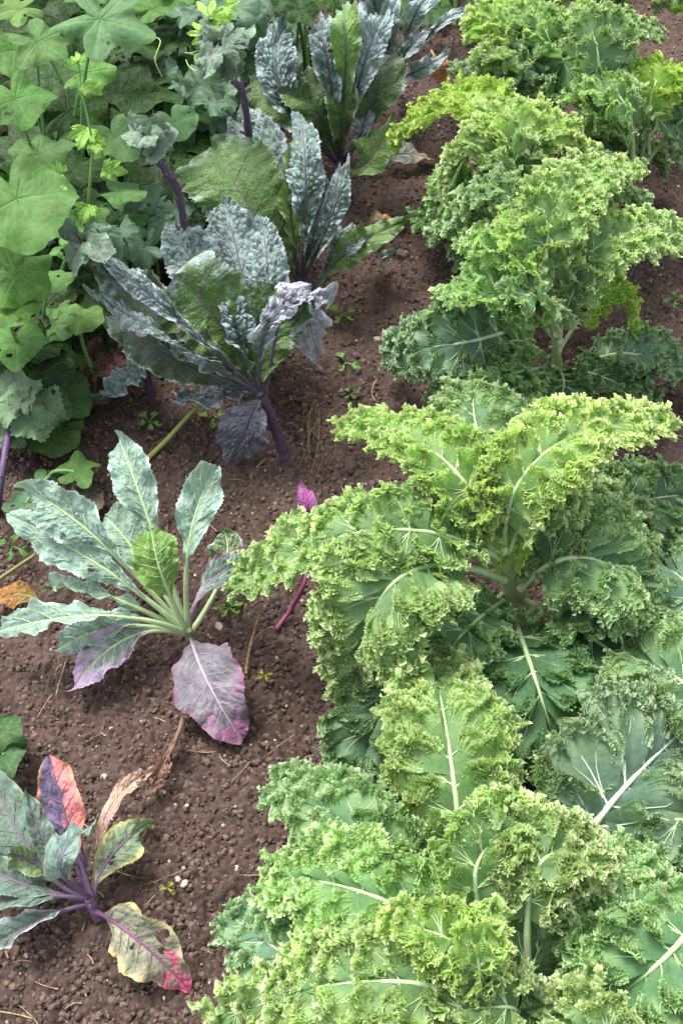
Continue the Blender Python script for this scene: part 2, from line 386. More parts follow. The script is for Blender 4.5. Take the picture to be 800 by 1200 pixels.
# ------------------------------------------------------------------ round lobed (squash) leaf
def lobed_leaf(root, o, c, rpx, ang, col, back=None, nlobe=5, ld=.16, tilt=(0, 0), cup=.1, mat=None, petiole=None, teeth=.03, veinc=None, nr=20, nt=126, rs=None, name='leaf', notch=.55, wave=.10, label=None):
    """c=(px,py,h) of the leaf's middle; ang = direction its tip points in the picture plane (deg, 0=right, 90=up the bed)"""
    rs = rs or R
    col = np.asarray(col) * np.array([.70, .82, .66])
    C = W(*c); r0 = px2m(rpx, C); a = math.radians(ang)
    T = np.array([math.cos(a), math.sin(a), 0]); B = np.array([-math.sin(a), math.cos(a), 0]); N = np.array([0, 0, 1.])
    N = nrm(N + np.array([tilt[0], tilt[1], 0]));  T = nrm(T - N * T.dot(N)); B = np.cross(N, T)
    th = np.linspace(-math.pi, math.pi, nt)[None, :]; s = np.linspace(0, 1, nr)[:, None]
    ph = rs.rand(6) * 6.28
    lob = 1 - np.abs(np.sin(th * nlobe / 2)) ** 1.6
    out = (1 - ld) + ld * 1.5 * (lob - .25) + teeth * np.abs((th * 4.2 + ph[0]) % 1 - .5) * 2 + .05 * np.sin(3 * th + ph[1]) + .12 * np.cos(th)
    out = out * (1 - notch * np.exp(-((np.abs(th) - math.pi) / .22) ** 2))
    rr = s * out * r0
    veinm = np.clip(1 - np.abs(np.sin(th * nlobe / 2)) * 11 * (s + .12), 0, 1)
    x = rr * np.cos(th) + .0; y = rr * np.sin(th)
    sec = 2 * math.pi / nlobe; dth = (th + sec / 2) % sec - sec / 2 if nlobe % 2 else th % sec - sec / 2
    lx, ly = rr * np.cos(dth), np.abs(rr * np.sin(dth))
    chev = ((lx - .9 * ly) / (r0 * .17)) % 1.0
    v2 = np.clip(1 - np.abs(chev - .5) * 9, 0, 1) * sstep(.15, .35, s)
    z = cup * rr + wave * r0 * s ** 2 * np.sin(3 * th + ph[2]) + wave * .6 * r0 * s ** 3 * np.sin(8 * th + ph[3]) - .25 * r0 * s ** 3 * .4 - .02 * r0 * veinm - .018 * r0 * v2 + .02 * r0 * np.sin(x / r0 * 9 + ph[4]) * np.sin(y / r0 * 9 + ph[5]) * s
    V = C + T * x[..., None] + B * y[..., None] + N * z[..., None]
    mot = fbm(x / (r0 * .35) + ph[4], y / (r0 * .35), int(ph[5] * 99), 3)[..., None]
    vc = (np.asarray(col) * 1.5 + .03) if veinc is None else veinc
    cc = np.asarray(col) * (1 + .3 * mot)
    sp = sstep(.30, .40, fbm(x / .008 + 70, y / .008, int(ph[2] * 99), 2) + .25 * fbm(x / .05, y / .05, int(ph[1] * 99), 2))[..., None] * .16
    cc = cc * (1 - sp) + L(150, 140, 80) * sp
    k = np.clip(veinm * .75 + .3 * v2, 0, 1)[..., None]
    cc = cc * (1 - k) + vc * k
    bk = np.asarray(col) * 1.25 if back is None else back
    gq = gridq(nr, nt)
    if rpx > 15:
        xc, yc = x.ravel()[gq].mean(1), y.ravel()[gq].mean(1); keep = np.ones(len(gq), bool)
        for _ in range(rs.randint(0, 5)):
            ha = rs.rand() * 6.28; hr = r0 * (.3 + .6 * rs.rand()); rad = .002 + .004 * rs.rand()
            keep &= np.hypot(xc - hr * math.cos(ha), yc - hr * math.sin(ha)) > rad
        gq = gq[keep]
    lf = mk(name, V.reshape(-1, 3), gq, mat or M_SQ, root, cc.reshape(-1, 3), np.broadcast_to(bk, V.shape).reshape(-1, 3), o)
    if label: lf['label'] = label
    # petiole down to the ground or to a given point
    st = C - T * r0 * .02
    end = W(*petiole) if petiole is not None else np.array([C[0] - T[0] * r0 * .8 + (rs.rand() - .5) * .1, C[1] + (rs.rand()) * .12, .0])
    pa = Acc(); mid = (st + end) / 2 - T * r0 * .35 + np.array([0, 0, .02])
    pc = curve([st - N * .001, mid, end], 14)
    tube(pa, pc, np.linspace(.0028, .0045, 14), np.asarray(col) * 1.5 + .02, 8)
    pa.build('petiole', M_STEM, lf, o)
    return lf
# ------------------------------------------------------------------ soil
def ground_h(x, y):
    z = .030 * fbm(x / .55, y / .55, 3, 3) + .016 * fbm(x / .13, y / .13, 11, 3)
    return z
def build_ground():
    def axis(a, b, step0, step1, far):
        L_ = [a]
        while L_[-1] < b: L_.append(L_[-1] + step0 + (step1 - step0) * (L_[-1] - a) / (b - a))
        A = np.array(L_)
        g = np.cumsum(.02 * 1.35 ** np.arange(25)); g = g[g < far]
        return np.concatenate([(A[0] - g)[::-1], A, A[-1] + g])
    xs = axis(-1.25, 1.35, .0032, .0032, 60); ys = axis(.42, 3.6, .0022, .0070, 60)
    X, Y = np.meshgrid(xs, ys)
    Z = ground_h(X, Y)
    near = ((X > -1.4) & (X < 1.5) & (Y > .3) & (Y < 3.8)).astype(float)
    wx = X + .012 * fbm(X / .02, Y / .02, 40, 2); wy = Y + .012 * fbm(X / .02, Y / .02, 50, 2)
    for sc, amp, k in ((.026, .0050, 1), (.0115, .0060, 2), (.0058, .0042, 3)):
        d1, d2, cid = worley(wx / sc, wy / sc, k)
        Z += near * amp * np.clip(1 - 1.2 * d1 * d1, 0, 1) * (cid ** 1.5) * 1.5
    Z += near * .0055 * fbm(X / .0065, Y / .0065, 60, 3)
    far = 1 - near; Z -= far * .0
    V = np.stack([X, Y, Z], -1).reshape(-1, 3)
    m, nt, out = new_mat('dark_crumbly_soil'); N = nt.nodes; K = nt.links
    tc = N.new('ShaderNodeTexCoord'); b = N.new('ShaderNodeBsdfPrincipled'); b.inputs['Roughness'].default_value = .9; b.inputs['Specular IOR Level'].default_value = .2
    n1 = N.new('ShaderNodeTexNoise'); n1.inputs['Scale'].default_value = 3.2; n1.inputs['Detail'].default_value = 6
    n2 = N.new('ShaderNodeTexNoise'); n2.inputs['Scale'].default_value = 140; n2.inputs['Detail'].default_value = 6; n2.inputs['Roughness'].default_value = .7
    v1 = N.new('ShaderNodeTexVoronoi'); v1.inputs['Scale'].default_value = 150
    for q in (n1, n2, v1): K.new(tc.outputs['Object'], q.inputs['Vector'])
    r1 = N.new('ShaderNodeValToRGB'); r1.color_ramp.elements[0].position = .35; r1.color_ramp.elements[1].position = .68
    r1.color_ramp.elements[0].color = (*SOIL_D, 1); r1.color_ramp.elements[1].color = (*SOIL_L, 1)
    ad = N.new('ShaderNodeMath'); ad.operation = 'MULTIPLY_ADD'; ad.inputs[1].default_value = .55
    K.new(n2.outputs['Fac'], ad.inputs[0]); md = N.new('ShaderNodeMath'); md.operation = 'MULTIPLY'; md.inputs[1].default_value = .45
    K.new(n1.outputs['Fac'], md.inputs[0]); K.new(md.outputs[0], ad.inputs[2]); K.new(ad.outputs[0], r1.inputs['Fac'])
    mx = N.new('ShaderNodeMix'); mx.data_type = 'RGBA'; mx.blend_type = 'OVERLAY'; mx.inputs['Factor'].default_value = .0
    K.new(r1.outputs['Color'], mx.inputs['A']); K.new(v1.outputs['Color'], mx.inputs['B'])
    hs = N.new('ShaderNodeHueSaturation'); hs.inputs['Saturation'].default_value = .9; K.new(mx.outputs['Result'], hs.inputs['Color'])
    K.new(hs.outputs['Color'], b.inputs['Base Color'])
    bp = N.new('ShaderNodeBump'); bp.inputs['Strength'].default_value = .7; bp.inputs['Distance'].default_value = .003
    K.new(n2.outputs['Fac'], bp.inputs['Height']); K.new(bp.outputs['Normal'], b.inputs['Normal'])
    K.new(b.outputs['BSDF'], out.inputs['Surface'])
    g = mk('ground', V, gridq(len(ys), len(xs))[:, ::-1], m); g['kind'] = 'structure'; g['label'] = 'bare dark reddish brown crumbly garden soil'
    return m
SOIL_D = (.033, .020, .0155); SOIL_L = (.140, .089, .071)
M_SOIL = build_ground()
# icosphere templates
PHI = (1 + 5 ** .5) / 2
ICO_V = nrm(np.array([(-1, PHI, 0), (1, PHI, 0), (-1, -PHI, 0), (1, -PHI, 0), (0, -1, PHI), (0, 1, PHI), (0, -1, -PHI), (0, 1, -PHI), (PHI, 0, -1), (PHI, 0, 1), (-PHI, 0, -1), (-PHI, 0, 1)], float))
ICO_F = np.array([(0, 11, 5), (0, 5, 1), (0, 1, 7), (0, 7, 10), (0, 10, 11), (1, 5, 9), (5, 11, 4), (11, 10, 2), (10, 7, 6), (7, 1, 8), (3, 9, 4), (3, 4, 2), (3, 2, 6), (3, 6, 8), (3, 8, 9), (4, 9, 5), (2, 4, 11), (6, 2, 10), (8, 6, 7), (9, 8, 1)])
def subdiv(V, Ff):
    cache = {}; V = list(V); out = []
    def mid(a, b):
        k = (min(a, b), max(a, b))
        if k not in cache: cache[k] = len(V); V.append(nrm((V[a] + V[b]) / 2))
        return cache[k]
    for a, b, c in Ff:
        ab, bc, ca = mid(a, b), mid(b, c), mid(c, a); out += [(a, ab, ca), (b, bc, ab), (c, ca, bc), (ab, bc, ca)]
    return np.array(V), np.array(out)
ICO2 = subdiv(ICO_V, ICO_F)
def scatter(n, rmin, rmax, tpl, power=2.5, k=0, sink=.25):
    rs = np.random.RandomState(100 + k); TV, TF = tpl
    # even density over the bed, thinned with distance
    y = .45 + 3.2 * rs.rand(n * 3) ** 1.4; x = (rs.rand(n * 3) - .5) * (0.9 + .62 * y) + .03
    x, y = x[:n], y[:n]
    r = rmin + (rmax - rmin) * rs.rand(n) ** power
    V = TV[None] * (1 + .45 * (rs.rand(n, len(TV), 1) - .5)) * (r[:, None] * (1 - .4 * rs.rand(n, 3)))[:, None, :]
    a = rs.rand(n) * 6.28; ca, sa = np.cos(a)[:, None], np.sin(a)[:, None]
    V = np.stack([V[..., 0] * ca - V[..., 1] * sa, V[..., 0] * sa + V[..., 1] * ca, V[..., 2]], -1)
    z = ground_h(x, y) + .004 + r * (1 - sink) * .6
    V += np.stack([x, y, z], -1)[:, None]
    Fq = (TF[None] + (np.arange(n) * len(TV))[:, None, None]).reshape(-1, 3)
    return V.reshape(-1, 3), Fq
def stone_mat(name, c1, c2):
    m, nt, out = new_mat(name); N = nt.nodes; K = nt.links
    b = N.new('ShaderNodeBsdfPrincipled'); b.inputs['Roughness'].default_value = .8
    g = N.new('ShaderNodeNewGeometry'); tc = N.new('ShaderNodeTexCoord'); n = N.new('ShaderNodeTexNoise'); n.inputs['Scale'].default_value = 90; n.inputs['Detail'].default_value = 5
    K.new(tc.outputs['Object'], n.inputs['Vector'])
    ad = N.new('ShaderNodeMath'); ad.operation = 'MULTIPLY_ADD'; ad.inputs[1].default_value = .6; K.new(g.outputs['Random Per Island'], ad.inputs[0])
    m2 = N.new('ShaderNodeMath'); m2.operation = 'MULTIPLY'; m2.inputs[1].default_value = .4; K.new(n.outputs['Fac'], m2.inputs[0]); K.new(m2.outputs[0], ad.inputs[2])
    r = N.new('ShaderNodeValToRGB'); r.color_ramp.elements[0].color = (*c1, 1); r.color_ramp.elements[1].color = (*c2, 1)
    K.new(ad.outputs[0], r.inputs['Fac']); K.new(r.outputs['Color'], b.inputs['Base Color'])
    bp = N.new('ShaderNodeBump'); bp.inputs['Strength'].default_value = .4; bp.inputs['Distance'].default_value = .002; K.new(n.outputs['Fac'], bp.inputs['Height']); K.new(bp.outputs['Normal'], b.inputs['Normal'])
    K.new(b.outputs['BSDF'], out.inputs['Surface']); return m
M_CRUMB = stone_mat('soil_crumb', (.029, .0175, .0135), (.195, .126, .100))
V, Fq = scatter(330000, .0009, .0072, (ICO_V, ICO_F), 7, 1)
o_ = mk('soil_crumbs', V, Fq, M_CRUMB, smooth=False); o_['kind'] = 'stuff'; o_['label'] = 'loose crumbs and clods of dark brown soil'
M_STONE = stone_mat('pale_pinkish_stone', (.24, .16, .13), (.62, .53, .45))
V, Fq = scatter(6500, .0011, .0042, (ICO_V, ICO_F), 2.4, 2, sink=-.3)
o_ = mk('soil_grit', V, Fq, M_STONE); o_['kind'] = 'stuff'; o_['label'] = 'tiny pale grit and straw flecks strewn over the soil'
# fine straw and root fibres
acc = Acc(); rs = np.random.RandomState(5)
for i in range(420):
    y = .5 + 2.9 * rs.rand() ** 1.3; x = (rs.rand() - .5) * (.9 + .6 * y); a = rs.rand() * 6.28; ln = .006 + .03 * rs.rand() ** 2.5
    z = ground_h(np.array([x]), np.array([y]))[0] + .011
    p = np.array([x, y, z]); d = np.array([math.cos(a), math.sin(a), .1 * rs.randn()]) * ln; q = np.array([rs.randn(), rs.randn(), .4]) * ln * .15
    c = L(190, 165, 130) * (.5 + .7 * rs.rand())
    tube(acc, curve([p - d, p + q, p + d], 5), .0005 + .0005 * rs.rand(), c, 4)
o_ = acc.build('straw_litter', M_DEAD); o_['kind'] = 'stuff'; o_['label'] = 'fine straw and root fibres littering the soil'
def gz(p): return float(ground_h(np.array([p[0]]), np.array([p[1]]))[0])
def stone(x, y, rpx, label, flat=.7, seed=0):
    rs = np.random.RandomState(seed); p = W(x, y, .01); p[2] = gz(p) + .006; r = px2m(rpx, p)
    V, Fq = ICO2; V, Fq = subdiv(V, Fq)
    V = V * (1 + .22 * np.sin(V @ rs.randn(3) * 2.2 + rs.rand() * 6)[:, None] + .1 * np.sin(V @ rs.randn(3) * 5)[:, None]) * np.array([1, .8 + .3 * rs.rand(), flat]) * r
    o = mk('stone', V + p, Fq, M_STONE, origin=p); tag(o, label, 'stone', 'small stones on the soil')
stone(232, 912 - 2, 0.1, '', 1) if False else None
for x, y, r, lb in ((326, 1020, 7.5, 'pinkish stone on the soil just left of the bottom curly kale'), (216, 1035, 4.5, 'rounded pale stone in bare soil, right one of a pair by the yellow-edged leaf'),
                    (208, 1029, 3.5, 'smaller left stone of the pale pair by the yellow-edged leaf'), (278, 1014, 4.5, 'oval beige stone alone in the open soil beside the bottom curly kale'),
                    (257, 733, 6, 'grey-beige stone between the pale kale and the dry twig'), (410, 584, 7.5, 'brownish stone behind the long left curly kale leaf'), (391, 581, 4, 'small pale stone left of the brownish one behind the curly leaf'),
                    (441, 391, 5, 'whitish stone in the soil strip left of the silver-veined curly leaf'), (471, 292, 6, 'tan stone below the arched leaf of the middle dark kale'), (121, 906, 5, 'pale crumbly stone above the pink-sided leaf'),
                    (761, 545, 4, 'small beige stone at the right between two curly kales')):
    stone(x, y, r, lb, seed=int(x))
# ------------------------------------------------------------------ curly kale row
GC = 'curly kale plants in the right-hand row'
PALE_STEM = L(184, 198, 146)
def stem(root, o, pts, r0, r1, col, scars=0, name='stem', seg=12):
    P = curve([W(*p) for p in pts], 26); acc = Acc()
    rr = np.linspace(r0, r1, 26) * (1 + .08 * np.sin(np.arange(26) * 1.7))
    tube(acc, P, rr, col, seg)
    rs = np.random.RandomState(int(abs(pts[0][0])))
    for i in range(scars):      # leaf scars and stubs
        k = int(2 + 22 * (i + .5) / scars); a = i * 2.4; d = np.array([math.cos(a), math.sin(a) * .7, .5]); 
        tube(acc, np.stack([P[k] + d * rr[k] * .6, P[k] + d * rr[k] * 1.35, P[k] + d * rr[k] * 1.9]), [rr[k] * .5, rr[k] * .36, rr[k] * .2], col * 1.15, 6)
    return acc.build(name, M_STEM, root, o)
def cplant(label, gpx, leaves, stempts=None, lod=1., sr=.014):
    o = W(*gpx, 0); root = thing('curly_kale', label, 'kale plant', o, GC)
    o = np.array(root.location)
    if stempts: stem(root, o, stempts, sr, sr * .8, PALE_STEM, 6)
    for l in leaves:
        p3, w, tone = l[0], l[1], l[2]; kw = dict(l[3]) if len(l) > 3 else {}
        kw.setdefault('lod', lod)
        if lod < .9: w = w * .86
        curly_leaf(root, o, p3, w, tone, **kw)
    return root, o
def rndleaves(cx, cy, ch, n, rpx, hgt, tones, rs, w=95, a0=0, a1=360, tiph=.12, sy=.62):
    out = []
    for i in range(n):
        a = math.radians(a0 + (a1 - a0) * (i + .5 + .5 * (rs.rand() - .5)) / n); rr = rpx * (.8 + .4 * rs.rand())
        hh = hgt * (.85 + .3 * rs.rand())
        tx, ty = cx + rr * math.cos(a), cy - rr * math.sin(a) * sy
        th = tiph + (hh - tiph) * rs.rand() * .5
        # mid lifted
        mx, my = cx + rr * .5 * math.cos(a), cy - rr * .5 * math.sin(a) * sy - 20 * (hh / .3)
        out.append((((cx, cy, ch), (mx, my, hh), (tx, ty, th)), w * (.8 + .4 * rs.rand()), tones[rs.randint(len(tones))], dict(lobes=5, pet=.12, rs=rs)))
    return out
rsA = np.random.RandomState(21)
# bottom plant
cplant('large curly kale at the bottom edge, frilled leaves spilling over the soil', (600, 1240), [
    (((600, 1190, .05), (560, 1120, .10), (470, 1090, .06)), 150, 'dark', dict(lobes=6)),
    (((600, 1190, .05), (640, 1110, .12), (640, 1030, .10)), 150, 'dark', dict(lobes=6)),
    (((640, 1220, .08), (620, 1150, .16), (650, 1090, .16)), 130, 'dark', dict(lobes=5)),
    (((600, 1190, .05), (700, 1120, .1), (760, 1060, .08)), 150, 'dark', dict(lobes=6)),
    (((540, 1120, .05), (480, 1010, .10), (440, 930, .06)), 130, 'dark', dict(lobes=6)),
    (((420, 1140, .12), (350, 1128, .17), (285, 1075, .08)), 135, 'blue', dict(lobes=5, pet=.2, cup=.1)),
    (((545, 1060, .12), (530, 905, .27), (508, 780, .20)), 172, 'bright', dict(lobes=8, pet=.2, cup=.22, hint=HCAM, frill=1.05)),
    (((530, 1070, .15), (425, 985, .27), (338, 918, .16)), 118, 'mid', dict(lobes=6)),
    (((575, 1130, .2), (450, 1055, .32), (330, 1030, .18)), 150, 'bright', dict(lobes=7)),
    (((590, 1200, .24), (450, 1150, .33), (262, 1195, .14)), 140, 'bright', dict(lobes=8)),
    (((600, 1240, .2), (470, 1190, .30), (320, 1225, .18)), 130, 'bright', dict(lobes=7)),
    (((595, 1150, .25), (560, 1010, .37), (660, 985, .33)), 135, 'bright', dict(lobes=8, roll=.2)),
    (((620, 1150, .25), (640, 1005, .37), (735, 1065, .24)), 120, 'bright', dict(lobes=8, roll=-.3)),
    (((585, 1170, .28), (540, 1110, .36), (470, 1085, .36)), 95, 'yellow', dict(lobes=7, pet=.1, cup=.35, frill=.75)),
    (((590, 1180, .28), (560, 1130, .37), (575, 1075, .36)), 70, 'yellow', dict(lobes=6, pet=.1, cup=.35, frill=.75)),
    (((600, 1200, .25), (590, 1180, .33), (490, 1195, .3)), 110, 'bright', dict(lobes=6, pet=.1)),
    (((660, 1230, .25), (600, 1190, .30), (560, 1150, .26)), 100, 'mid', dict(lobes=6, pet=.1)),
    (((720, 1230, .2), (740, 1110, .30), (740, 1005, .2)), 185, 'mid', dict(lobes=8, cup=.15)),
    (((830, 1060, .3), (770, 1130, .33), (690, 1185, .24)), 170, 'mid', dict(lobes=7, cup=.2)),
    (((760, 1260, .3), (700, 1215, .33), (620, 1195, .26)), 120, 'bright', dict(lobes=6)),
], [(605, 1240, 0), (600, 1190, .12), (590, 1150, .26)], sr=.016)
# middle plant
B_root, B_o = cplant('tall curly kale in the middle with thick pale stalk showing at its centre', (612, 750), [
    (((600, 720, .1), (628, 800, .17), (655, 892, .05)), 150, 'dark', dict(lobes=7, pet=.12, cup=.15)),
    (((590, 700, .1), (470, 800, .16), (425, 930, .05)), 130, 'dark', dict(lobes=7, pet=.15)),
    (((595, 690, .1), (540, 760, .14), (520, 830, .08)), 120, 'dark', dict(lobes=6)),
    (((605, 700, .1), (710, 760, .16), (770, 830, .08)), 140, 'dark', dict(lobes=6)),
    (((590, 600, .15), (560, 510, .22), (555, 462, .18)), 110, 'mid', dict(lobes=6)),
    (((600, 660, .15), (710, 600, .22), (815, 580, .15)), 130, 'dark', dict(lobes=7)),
    (((610, 690, .18), (690, 655, .27), (770, 720, .12)), 175, 'mid', dict(lobes=8, cup=.2)),
    (((610, 680, .18), (670, 620, .26), (740, 590, .2)), 110, 'mid', dict(lobes=6)),
    (((590, 680, .2), (465, 680, .33), (425, 815, .12)), 172, 'bright', dict(lobes=9, cup=.25)),
    (((585, 655, .25), (440, 622, .35), (288, 680, .16)), 112, 'bright', dict(lobes=9, pet=.12)),
    (((590, 640, .27), (640, 530, .42), (772, 492, .3)), 116, 'yellow', dict(lobes=9, pet=.12)),
    (((590, 640, .27), (600, 570, .37), (660, 560, .33)), 95, 'yellow', dict(lobes=6, pet=.1)),
    (((590, 705, .12), (540, 745, .2), (500, 805, .1)), 100, 'mid', dict(lobes=6, pet=.04)),
    (((612, 665, .2), (650, 635, .27), (655, 600, .28)), 78, 'mid', dict(lobes=6, pet=.04)),
    (((590, 650, .26), (560, 565, .33), (540, 520, .3)), 84, 'bright', dict(lobes=6)),
    (((595, 655, .25), (622, 600, .33), (665, 600, .31)), 70, 'bright', dict(lobes=6)),
    (((640, 700, .15), (700, 715, .2), (765, 690, .16)), 100, 'mid', dict(lobes=6, pet=.04)),
    (((575, 640, .27), (520, 540, .38), (418, 500, .26)), 112, 'yellow', dict(lobes=8, pet=.15)),
    (((578, 640, .27), (535, 600, .33), (505, 560, .35)), 60, 'yellow', dict(lobes=5, pet=.1, cup=.5)),
    (((580, 640, .27), (565, 600, .35), (585, 560, .38)), 50, 'yellow', dict(lobes=5, pet=.1, cup=.5)),
    (((588, 660, .22), (603, 650, .26), (606, 622, .24)), 34, 'lime', dict(lobes=4, pet=.1, frill=.5, label='small yellowed leaf beside the stalk')),
    (((605, 715, .08), (575, 742, .08), (545, 735, .08)), 30, 'mid', dict(lobes=3, pet=.6, frill=.5)),
], [(614, 752, 0), (605, 700, .1), (580, 640, .26)], sr=.021)
# right edge plant
cplant('curly kale cut by the right edge, flat blue-green leaf with white veins', (860, 1010), [
    (((700, 985, .06), (680, 915, .12), (650, 870, .10)), 90, 'dark', dict(lobes=5)),
    (((686, 982, .15), (738, 915, .2), (812, 845, .14)), 215, 'blue', dict(lobes=6, pet=.06, cup=.05, hint=HCAM, veinc=L(222, 230, 205), frill=.95)),
    (((690, 985, .12), (665, 935, .17), (660, 890, .15)), 90, 'mid', dict(lobes=5, pet=.05)),
    (((850, 1000, .1), (790, 960, .17), (740, 985, .1)), 120, 'blue', dict(lobes=5)),
    (((860, 880, .1), (800, 800, .2), (720, 780, .12)), 150, 'mid', dict(lobes=7)),
    (((850, 760, .1), (810, 690, .2), (760, 660, .14)), 130, 'blue', dict(lobes=6)),
])
# third plant
cplant('third curly kale up the row, forked pale stalks open to view', (657, 440), [
    (((680, 432, .05), (740, 415, .11), (810, 445, .06)), 88, 'blue', dict(lobes=7)),
    (((660, 435, .05), (700, 440, .1), (760, 470, .06)), 70, 'dark', dict(lobes=6)),
    (((650, 430, .06), (660, 450, .11), (650, 480, .05)), 80, 'dark', dict(lobes=6)),
    (((650, 430, .06), (590, 440, .15), (520, 460, .08)), 90, 'mid', dict(lobes=6)),
    (((640, 420, .08), (600, 400, .14), (560, 430, .1)), 90, 'mid', dict(lobes=6)),
    (((640, 432, .08), (590, 462, .16), (545, 475, .1)), 90, 'mid', dict(lobes=6)),
    (((600, 385, .12), (540, 402, .2), (462, 408, .1)), 118, 'blue', dict(lobes=6, cup=.08, hint=HCAM, veinc=L(215, 225, 195), pet=.1)),
    (((655, 410, .15), (710, 345, .24), (738, 378, .15)), 66, 'lime', dict(lobes=6, frill=.8)),
    (((650, 400, .18), (590, 340, .34), (535, 345, .25)), 120, 'bright', dict(lobes=7)),
    (((650, 395, .2), (600, 300, .38), (555, 290, .33)), 95, 'bright', dict(lobes=6)),
    (((652, 395, .2), (625, 300, .4), (610, 235, .38)), 90, 'yellow', dict(lobes=7)),
    (((655, 400, .2), (700, 290, .38), (815, 285, .27)), 118, 'bright', dict(lobes=9, pet=.15)),
    (((655, 390, .22), (650, 250, .45), (735, 200, .33)), 105, 'bright', dict(lobes=9)),
    (((655, 390, .22), (630, 350, .36), (600, 340, .33)), 70, 'mid', dict(lobes=5)),
    (((655, 395, .2), (670, 345, .33), (690, 310, .34)), 60, 'mid', dict(lobes=5)),
    (((652, 392, .2), (600, 235, .43), (520, 275, .3)), 70, 'mid', dict(lobes=7)),
], [(657, 440, 0), (652, 420, .08), (652, 392, .22)], lod=.8, sr=.010)
rs4 = np.random.RandomState(4)
cplant('fourth curly kale up the row, one leaf reaching left over bare soil', (610, 330), [
    (((600, 290, .08), (540, 270, .15), (500, 255, .08)), 100, 'dark', dict(lobes=6)),
    (((600, 290, .1), (550, 230, .25), (540, 290, .12)), 110, 'mid', dict(lobes=6)),
    (((600, 200, .3), (550, 122, .36), (472, 160, .22)), 104, 'lime', dict(lobes=7)),
    (((605, 250, .3), (570, 165, .4), (520, 240, .22)), 110, 'bright', dict(lobes=7)),
    (((610, 240, .3), (605, 150, .43), (560, 150, .36)), 90, 'yellow', dict(lobes=6)),
    (((610, 240, .3), (640, 150, .42), (680, 200, .28)), 100, 'yellow', dict(lobes=7)),
    (((610, 240, .3), (600, 190, .4), (600, 240, .28)), 90, 'bright', dict(lobes=6)),
    (((620, 250, .25), (700, 210, .3), (740, 245, .18)), 90, 'blue', dict(lobes=6)),
    (((620, 250, .2), (720, 180, .2), (765, 190, .12)), 80, 'dark', dict(lobes=6)),
], [(612, 330, 0), (610, 280, .15), (608, 240, .3)], lod=.65)
cplant('curly kale far up the row with a broad flat lime leaf at the right edge', (760, 290), [
    (((740, 190, .25), (720, 110, .4), (650, 130, .27)), 90, 'bright', dict(lobes=7)),
    (((745, 190, .25), (700, 130, .36), (680, 190, .2)), 80, 'bright', dict(lobes=6)),
    (((760, 180, .25), (770, 95, .4), (815, 110, .3)), 80, 'lime', dict(lobes=7, frill=.8)),
    (((750, 190, .2), (770, 140, .32), (790, 190, .2)), 95, 'blue', dict(lobes=6)),
    (((750, 200, .2), (700, 60, .45), (760, 40, .42)), 90, 'mid', dict(lobes=6)),
    (((750, 200, .2), (830, 120, .32), (850, 180, .2)), 90, 'mid', dict(lobes=6)),
], lod=.6)
cplant('curly kale at the top of the row, densest frilled head', (650, 200), [
    (((640, 120, .2), (580, 90, .25), (550, 85, .1)), 80, 'blue', dict(lobes=6)),
    (((640, 110, .28), (590, 25, .43), (560, 50, .3)), 80, 'yellow', dict(lobes=7)),
    (((640, 110, .28), (600, 60, .4), (575, 100, .25)), 90, 'bright', dict(lobes=7)),
    (((645, 110, .28), (640, 40, .43), (600, 20, .4)), 80, 'bright', dict(lobes=6)),
    (((645, 110, .28), (690, 30, .43), (720, 70, .3)), 90, 'bright', dict(lobes=7)),
    (((645, 110, .28), (660, 70, .4), (640, 120, .28)), 90, 'mid', dict(lobes=6)),
    (((645, 110, .28), (620, 80, .38), (600, 120, .24)), 80, 'blue', dict(lobes=6)),
    (((645, 110, .28), (680, 80, .36), (720, 120, .24)), 80, 'mid', dict(lobes=6)),
], lod=.6)
cplant('farthest curly kale, cut by the top edge of the row', (690, 80), [
    (((690, 20, .3), (640, -40, .45), (600, -10, .35)), 80, 'bright', dict(lobes=6)),
    (((690, 20, .3), (700, -30, .45), (720, 20, .3)), 90, 'mid', dict(lobes=6)),
    (((690, 20, .3), (740, -20, .42), (780, 10, .3)), 90, 'lime', dict(lobes=6)),
    (((690, 20, .3), (640, -10, .4), (640, 20, .3)), 80, 'yellow', dict(lobes=6)),
    (((760, 30, .3), (800, -10, .4), (830, 40, .3)), 90, 'mid', dict(lobes=6)),
    (((570, -10, .25), (600, -40, .35), (560, 20, .2)), 60, 'mid', dict(lobes=6)),
], lod=.5)
# ------------------------------------------------------------------ pale kale (silver-green, purple front leaf)
SIL = L(138, 168, 152); SILB = L(128, 156, 112); GRN = L(112, 150, 68)
o = W(222, 748, 0); r = thing('blue_green_kale', 'low silvery blue-green kale with one broad purple leaf drooping in front', 'kale plant', o, 'smooth-leaved kales in the left row'); o = np.array(r.location)
RIM = L(190, 208, 196)
def J(mid, tip, w, **k):
    k.setdefault('front', SIL); k.setdefault('back', SILB); k.setdefault('rim', RIM); k.setdefault('rimw', .06); k.setdefault('bsc', .0065); k.setdefault('teeth', .11); k.setdefault('wave', .007)
    k.setdefault('blist', .0030)
    return kale_leaf(r, o, ((222, 744, .03), mid, tip), w * .92, **k)
J((262, 670, .07), (262, 622, .1), 42, front=L(120, 142, 104), fold=.1)
J((240, 690, .1), (296, 652, .1), 36, rim=L(170, 120, 150), rimw=.15, fold=.4, vein=L(160, 130, 160))
J((165, 655, .12), (124, 606, .14), 62, fold=.3)
J((175, 610, .21), (140, 514, .28), 52, hint=HCAM, fold=.2, pet=.35, wave=.008)
J((115, 632, .20), (28, 572, .24), 62, hint=HCAM, roll=-.2, holes=3, fold=.25)
J((125, 668, .16), (8, 602, .19), 56, hint=HCAM, fold=.25, holes=2)
J((222, 635, .20), (254, 548, .26), 52, hint=HCAM, fold=.5, pet=.35, wave=.008)
